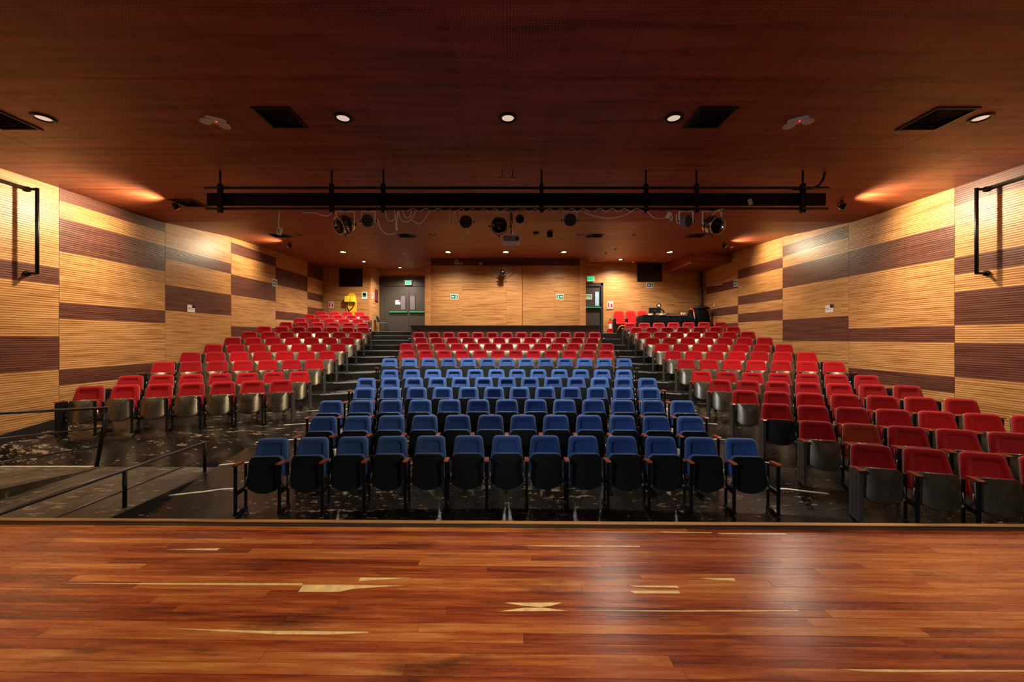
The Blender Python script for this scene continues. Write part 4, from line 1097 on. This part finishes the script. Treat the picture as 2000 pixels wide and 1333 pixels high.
# vertical pipe and wall fittings at the right rear corner
o = thing('corner_pipe', 'dark vertical pipe with metal clamps in the right rear corner', 'pipe', (8.62, 17.45, 2.5))
q = MB(); q.cyl((0, 0, 0), (0, 0, 2.76), 0.055, None, 12); q.build('pipe', 'door', o)
for z in (0.75, 1.3, 1.9, 2.4):
    q = MB(); q.cyl((0, 0, z), (0, 0, z+0.1), 0.062, None, 12); q.build('clamp', 'handrail', o)
q = MB(); q.box(-0.11, 0.07, -0.08, 0.1, 0.55, 0.95); q.build('junction_box', 'door', o)
o = thing('wall_bracket', 'small pale lever bracket on the dark panel at the right rear', 'bracket', (8.76, 16.6, 4.45))
q = MB(); q.tube([(0, 0, 0.04), (-0.05, -0.1, 0.02), (-0.05, -0.62, 0.02)], 0.012, 6); q.build('lever', 'cream', o)
q = MB(); q.lathe([(0.03, 0), (0.03, -0.03), (0.001, -0.03)], 10, None, Matrix.Translation((-0.04, -0.62, 0.03))); q.build('knob', 'white', o)
q = MB(); q.box(-0.015, 0.0, -0.035, 0.035, -0.06, 0.06); o = q.build('wall_switch', 'white', None, (8.785, 16.65, 3.68)); tag(o, 'tiny white wall switch near the right rear corner', 'switch')

# ------------------------------------------------------------------ things at the back of the hall
o = thing('spine_board', 'yellow stretcher board hanging on the left rear wall', 'stretcher', (-7.39, 18.74, 2.72))
P = []
for k in range(9): a = math.pi*k/8; P.append((0.2*math.cos(a)+0.0, 1.5+0.22*math.sin(a)))
P += [(-0.24, 1.3), (-0.23, 0.1), (-0.17, 0.0), (0.17, 0.0), (0.23, 0.1), (0.24, 1.3)]
q = MB(); q.prism(P, -0.03, 0.03, axis='y'); q.build('board', 'yellow', o)
q = MB()
for x, z, w_, h_ in ((0.17, 0.75, 0.04, 0.1), (-0.17, 0.75, 0.04, 0.1), (0.17, 0.3, 0.04, 0.1), (-0.17, 0.3, 0.04, 0.1), (-0.06, 1.55, 0.02, 0.05), (0.06, 1.55, 0.02, 0.05), (0, 1.65, 0.03, 0.02)): q.box(x-w_/2, x+w_/2, -0.034, -0.028, z-h_/2, z+h_/2)
q.build('handle_slot', 'black', o)
q = MB(); q.tube([(-0.2, -0.06, 1.22), (-0.18, -0.05, 1.0), (-0.12, -0.05, 0.8)], 0.02, 6); q.tube([(0.18, -0.06, 1.22), (0.05, -0.05, 1.0), (-0.12, -0.05, 0.85)], 0.02, 6); q.tube([(0.2, -0.05, 0.5), (0.08, -0.05, 0.3)], 0.02, 6); q.build('strap', 'black', o)
o = thing('head_immobiliser', 'lemon yellow padded head block strapped on the stretcher board', 'head block', (-7.42, 18.66, 3.98))
for a, b2 in ((-0.26, -0.02), (0.02, 0.22)):
    q = MB(); q.box(a, b2, -0.12, 0.05, 0.0, 0.28, bev=0.02); q.build('pad', 'yellow2', o)
q = MB(); q.box(-0.04, 0.04, -0.07, 0.05, 0.05, 0.24); q.build('bridge', 'yellow', o)

# plain chair by the double door
o = thing('side_chair', 'plain dark chair with thin legs beside the double door', 'chair', (-6.12, 19.35, 2.585), math.pi/2)
q = MB(); q.prism(rounded(0.42, 0.42, 0.08), 0.43, 0.455, axis='z'); q.build('seat', 'grey', o)
P = seat_outline(0.38, 0.32, 0.0, 0.32, 0.06, 0.08); TT = Matrix.Translation((0, 0.2, 0.47)) @ Matrix.Rotation(math.radians(-14), 4, 'X')
q = MB(); q.rings([[(x, y, z) for x, z in shrink(P, d)] for d, y in ((0.01, 0.012), (0, 0), (0.01, -0.012))], None, False, TT); q.build('backrest', 'black', o)
for sx in (-1, 1):
    for sy in (-1, 1):
        q = MB(); q.cyl((sx*0.15, sy*0.15, 0.44), (sx*0.2, sy*0.22, 0.0), 0.011, None, 8); q.build('leg', 'blackmetal', o)

# fire extinguisher
o = thing('fire_extinguisher', 'red fire extinguisher with white label on a stand by the single door', 'extinguisher', (4.56, 17.36, 2.5))
q = MB(); q.lathe([(0.001, 0.08), (0.085, 0.09), (0.09, 0.12), (0.09, 0.46), (0.07, 0.52), (0.025, 0.55), (0.025, 0.58)], 18); q.build('cylinder', 'red_ext', o)
q = MB(); q.lathe([(0.0915, 0.2), (0.0915, 0.42)], 18); q.build('label_band', 'white', o)
q = MB(); q.cyl((0, 0, 0.57), (0, 0, 0.62), 0.03, None, 10); q.box(-0.015, 0.015, -0.12, 0.03, 0.62, 0.64); q.build('valve', 'bolt', o)
q = MB(); q.tube([(0.03, 0, 0.6), (0.12, 0, 0.55), (0.12, 0, 0.3), (0.1, 0, 0.2)], 0.014, 6); q.build('hose', 'black', o)
q = MB(); q.box(-0.12, 0.12, -0.1, 0.1, 0.0, 0.02); q.box(-0.12, -0.1, -0.1, 0.1, 0.0, 0.16); q.box(0.1, 0.12, -0.1, 0.1, 0.0, 0.16); q.box(-0.1, 0.1, -0.09, 0.09, 0.02, 0.085); q.build('stand', 'red_ext', o)

# three loose red seats next to the technician table
def loose_seat(x, label):
    o = thing('fixed_red_seat', label, 'seat', (x, 17.32, 2.5), group='red seats beside the table')
    P = seat_outline(0.46, 0.42, 0.0, 0.55, 0.04, 0.08); T = Matrix.Translation((0, 0.12, 0.44)) @ Matrix.Rotation(math.radians(-10), 4, 'X')
    q = MB(); q.rings([[(x_, y, z) for x_, z in shrink(P, d)] for d, y in ((0.0, 0.04), (-0.004, 0.0), (0.0, -0.02), (0.02, -0.04), (0.08, -0.045))], None, True, T); q.build('backrest', 'scar', o)
    q = MB(); q.box(-0.23, 0.23, -0.32, 0.12, 0.36, 0.47, bev=0.03); q.build('seat', 'scar', o)
    for s in (-1, 1):
        q = MB(); q.box(s*0.26-0.02, s*0.26+0.02, -0.2, 0.1, 0.0, 0.6, bev=0.004); q.build('leg', 'black', o)
        q = MB(); q.box(s*0.26-0.025, s*0.26+0.025, -0.25, 0.1, 0.6, 0.625, bev=0.004); q.build('armrest', 'black', o)
    q = MB(); q.tube([(-0.22, -0.3, 0.1), (-0.12, -0.31, 0.28), (0.0, -0.32, 0.32), (0.14, -0.31, 0.30)], 0.022, 8); q.build('hoop', 'wood_edge', o)
for px, lab in ((1213, 'bright red seat nearest the fire extinguisher'), (1236, 'bright red seat, middle one beside the black table'), (1259, 'bright red seat half hidden by the black table')):
    loose_seat((px-990)*17.2/F, lab)

# technician table with black cloth
TY = 16.66; TZ = at(0, 616.5, TY-0.27).z
x0, x1 = at(1254, 0, TY-0.27).x, at(1341, 0, TY-0.27).x
o = thing('technician_table', 'long folding table hidden under the black cloth', 'table', ((x0+x1)/2, TY, 2.5)); hw = (x1-x0)/2
q = MB(); q.box(-hw+0.02, hw-0.02, -0.26, 0.26, TZ-2.5-0.04, TZ-2.5-0.008); q.build('table_top', 'grey', o)
for sx in (-1, 1):
    for sy in (-1, 1):
        q = MB(); q.cyl((sx*(hw-0.15), sy*0.2, 0), (sx*(hw-0.15), sy*0.2, TZ-2.54), 0.018, None, 8); q.build('leg', 'blackmetal', o)
q = MB(); R1 = []; n = 90
def cloth_ring(z, e, wav):
    pts = []
    per = [(-hw-e, -0.27-e), (hw+e, -0.27-e), (hw+e, 0.27+e), (-hw-e, 0.27+e)]
    for k in range(4):
        a = Vector(per[k]); b2 = Vector(per[(k+1) % 4]); m_ = 34 if k % 2 == 0 else 10
        d = (b2-a); nrm = Vector((d.y, -d.x)).normalized()
        for t in range(m_):
            p = a+d*t/m_+nrm*(wav*math.sin(t*1.35+k)+wav*0.6*math.sin(t*0.53)); pts.append((p.x, p.y, z))
    return pts
h = TZ-2.5
q.rings([cloth_ring(0.12, 0.05, 0.03), cloth_ring(h*0.5, 0.03, 0.018), cloth_ring(h-0.03, 0.012, 0.003), cloth_ring(h, 0.0, 0.0)], None, True, None, False)
q.box(-hw, hw, -0.27, 0.27, h-0.006, h+0.002)
ck = q.build('table_cloth', 'cloth', None, ((x0+x1)/2, TY, 2.5)); tag(ck, 'black cloth draped to the floor over the long table', 'cloth')
p = at(1278.5, 0, TY-0.15)
o = thing('monitor', 'black monitor seen from behind on the table left end', 'monitor', (p.x, TY-0.15, TZ+0.003))
q = MB(); q.box(-0.25, 0.25, -0.02, 0.02, 0.1, 0.33, bev=0.01, mat=Matrix.Rotation(0.12, 4, 'X')); q.build('screen_back', 'black', o)
q = MB(); q.box(-0.04, 0.04, -0.01, 0.04, 0.02, 0.16); q.build('neck', 'black', o)
q = MB(); q.prism(rounded(0.24, 0.18, 0.05), 0.0, 0.018, axis='z'); q.build('base', 'black', o)
q = MB(); q.box(-0.04, 0.04, -0.048, -0.03, 0.195, 0.21); q.build('badge', 'grey', o)
p = at(1290, 0, TY+0.05)
o = thing('desk_lamp', 'black round-headed desk lamp on a bent arm behind the monitor', 'lamp', (p.x+0.16, TY+0.1, TZ+0.003))
q = MB(); q.lathe([(0.001, 0.0), (0.09, 0.0), (0.09, 0.02), (0.02, 0.03), (0.001, 0.03)], 16); q.build('base', 'black', o)
q = MB(); q.tube([(0, 0, 0.03), (0.02, 0, 0.12), (-0.05, 0, 0.24), (-0.16, 0, 0.30), (-0.2, 0, 0.36)], [0.03, 0.035, 0.03, 0.025, 0.02], 8); q.build('arm', 'black', o)
q = MB(); RR = Matrix.Translation((-0.21, 0, 0.44)) @ Matrix.Rotation(math.radians(75), 4, 'X')
q.lathe([(0.06, 0.02), (0.10, 0.015), (0.105, -0.01), (0.07, -0.02), (0.06, 0.0)], 18, None, RR); q.build('shade', 'black', o)
q = MB(); q.lathe([(0.062, 0.0), (0.001, 0.004)], 18, None, RR); q.build('diffuser', 'cream', o)
p = at(1261, 0, TY-0.2)
o = thing('keyboard', 'flat black keyboard at the left edge of the table', 'keyboard', (p.x+0.05, TY-0.2, TZ+0.003), 0.1)
q = MB(); q.box(-0.16, 0.16, -0.07, 0.07, 0.0, 0.025, bev=0.005); q.build('case', 'black', o)
q = MB()
for r in range(3):
    for c_ in range(9): q.box(-0.145+c_*0.033, -0.119+c_*0.033, -0.055+r*0.038, -0.025+r*0.038, 0.024, 0.031)
q.build('keys', 'doorfr', o)
o = thing('mixing_console', 'low dark mixing console lying on the table middle', 'mixer', (at(1320, 0, TY).x, TY, TZ+0.003))
q = MB(); q.prism([(-0.2, 0), (0.2, 0), (0.2, 0.11), (-0.2, 0.04)], -0.32, 0.32, axis='x'); q.build('body', 'black', o)
q = MB()
for k in range(12): q.box(-0.28+k*0.05, -0.265+k*0.05, -0.12, -0.09, 0.05, 0.075)
q.build('fader', 'grey', o)
for px, nm, lab, m, sz in ((1269, 'paper_stack', 'small white papers in front of the monitor', 'white', (0.07, 0.05, 0.025)), (1298, 'small_device', 'small grey box right of the monitor', 'grey', (0.06, 0.05, 0.045)), (1291, 'computer_mouse', 'beige mouse-sized item beside the monitor', 'cream', (0.05, 0.07, 0.035))):
    p = at(px, 0, TY-0.27); q = MB(); q.box(-sz[0], sz[0], -sz[1], sz[1], 0, sz[2]*2, bev=0.008); tag(q.build(nm, m, None, (p.x, TY-0.27, TZ+0.003)), lab, nm.replace('_', ' '))
q = MB(); q.box(-0.42, 0.42, -0.012, 0.012, 0, 0.02); tag(q.build('wooden_rod', 'wood_edge', None, (at(1322, 0, TY-0.24).x, TY-0.24, TZ+0.003)), 'pale rod lying along the table front edge', 'rod')
# covered equipment at the right end
o = thing('equipment_case', 'heap of equipment under a black cover at the table right end', 'equipment', (at(1364, 0, 16.7).x, 16.72, 2.5))
prof = [(0.5, 0.0), (0.5, 0.35), (0.46, 0.7), (0.40, 0.92), (0.25, 1.02), (0.05, 1.05)]
q = MB(); rr = random.Random(4); n = 28
q.rings([[((r+0.025*math.sin(k*2.3+z*5))*1.0*math.cos(2*math.pi*k/n)*0.98, 0.62*(r+0.02*math.sin(k*3.1))*math.sin(2*math.pi*k/n), z+0.02*math.sin(k*1.7)) for k in range(n)] for r, z in prof], None, True, None, True); q.build('cover', 'cloth', o)
q = MB(); q.rings([[((r)*math.cos(2*math.pi*k/n)+0.12, 0.55*r*math.sin(2*math.pi*k/n)-0.05, z) for k in range(n)] for r, z in ((0.3, 1.0), (0.36, 1.04), (0.32, 1.10), (0.12, 1.14))], None, True, None, True); q.build('lid', 'black', o)
o = thing('orange_strap', 'orange and white strap hanging over the covered equipment', 'strap', (at(1352, 0, 16.35).x, 16.34, 2.5))
q = MB(); q.tube([(-0.05, 0.12, 1.02), (0.03, 0.02, 0.98), (0.07, 0.0, 0.88), (0.09, 0.0, 0.72), (0.1, -0.02, 0.6)], 0.018, 8); q.build('webbing', 'orange', o)
q = MB(); q.tube([(0.05, 0.0, 0.86), (0.07, -0.02, 0.7), (0.09, -0.03, 0.55)], 0.012, 6); q.build('cord', 'white', o)
o = thing('connector_bundle', 'grey bundle of connectors at the cover left edge', 'connectors', (at(1336, 0, 16.4).x, 16.5, TZ+0.004))
for k in range(6):
    q = MB(); q.cyl((-0.08+0.035*k, -0.04+0.02*(k % 3), 0.02), (-0.06+0.035*k, 0.02, 0.10+0.02*(k % 2)), 0.022, None, 8); q.build('connector', 'grey' if k % 2 else 'cream', o)
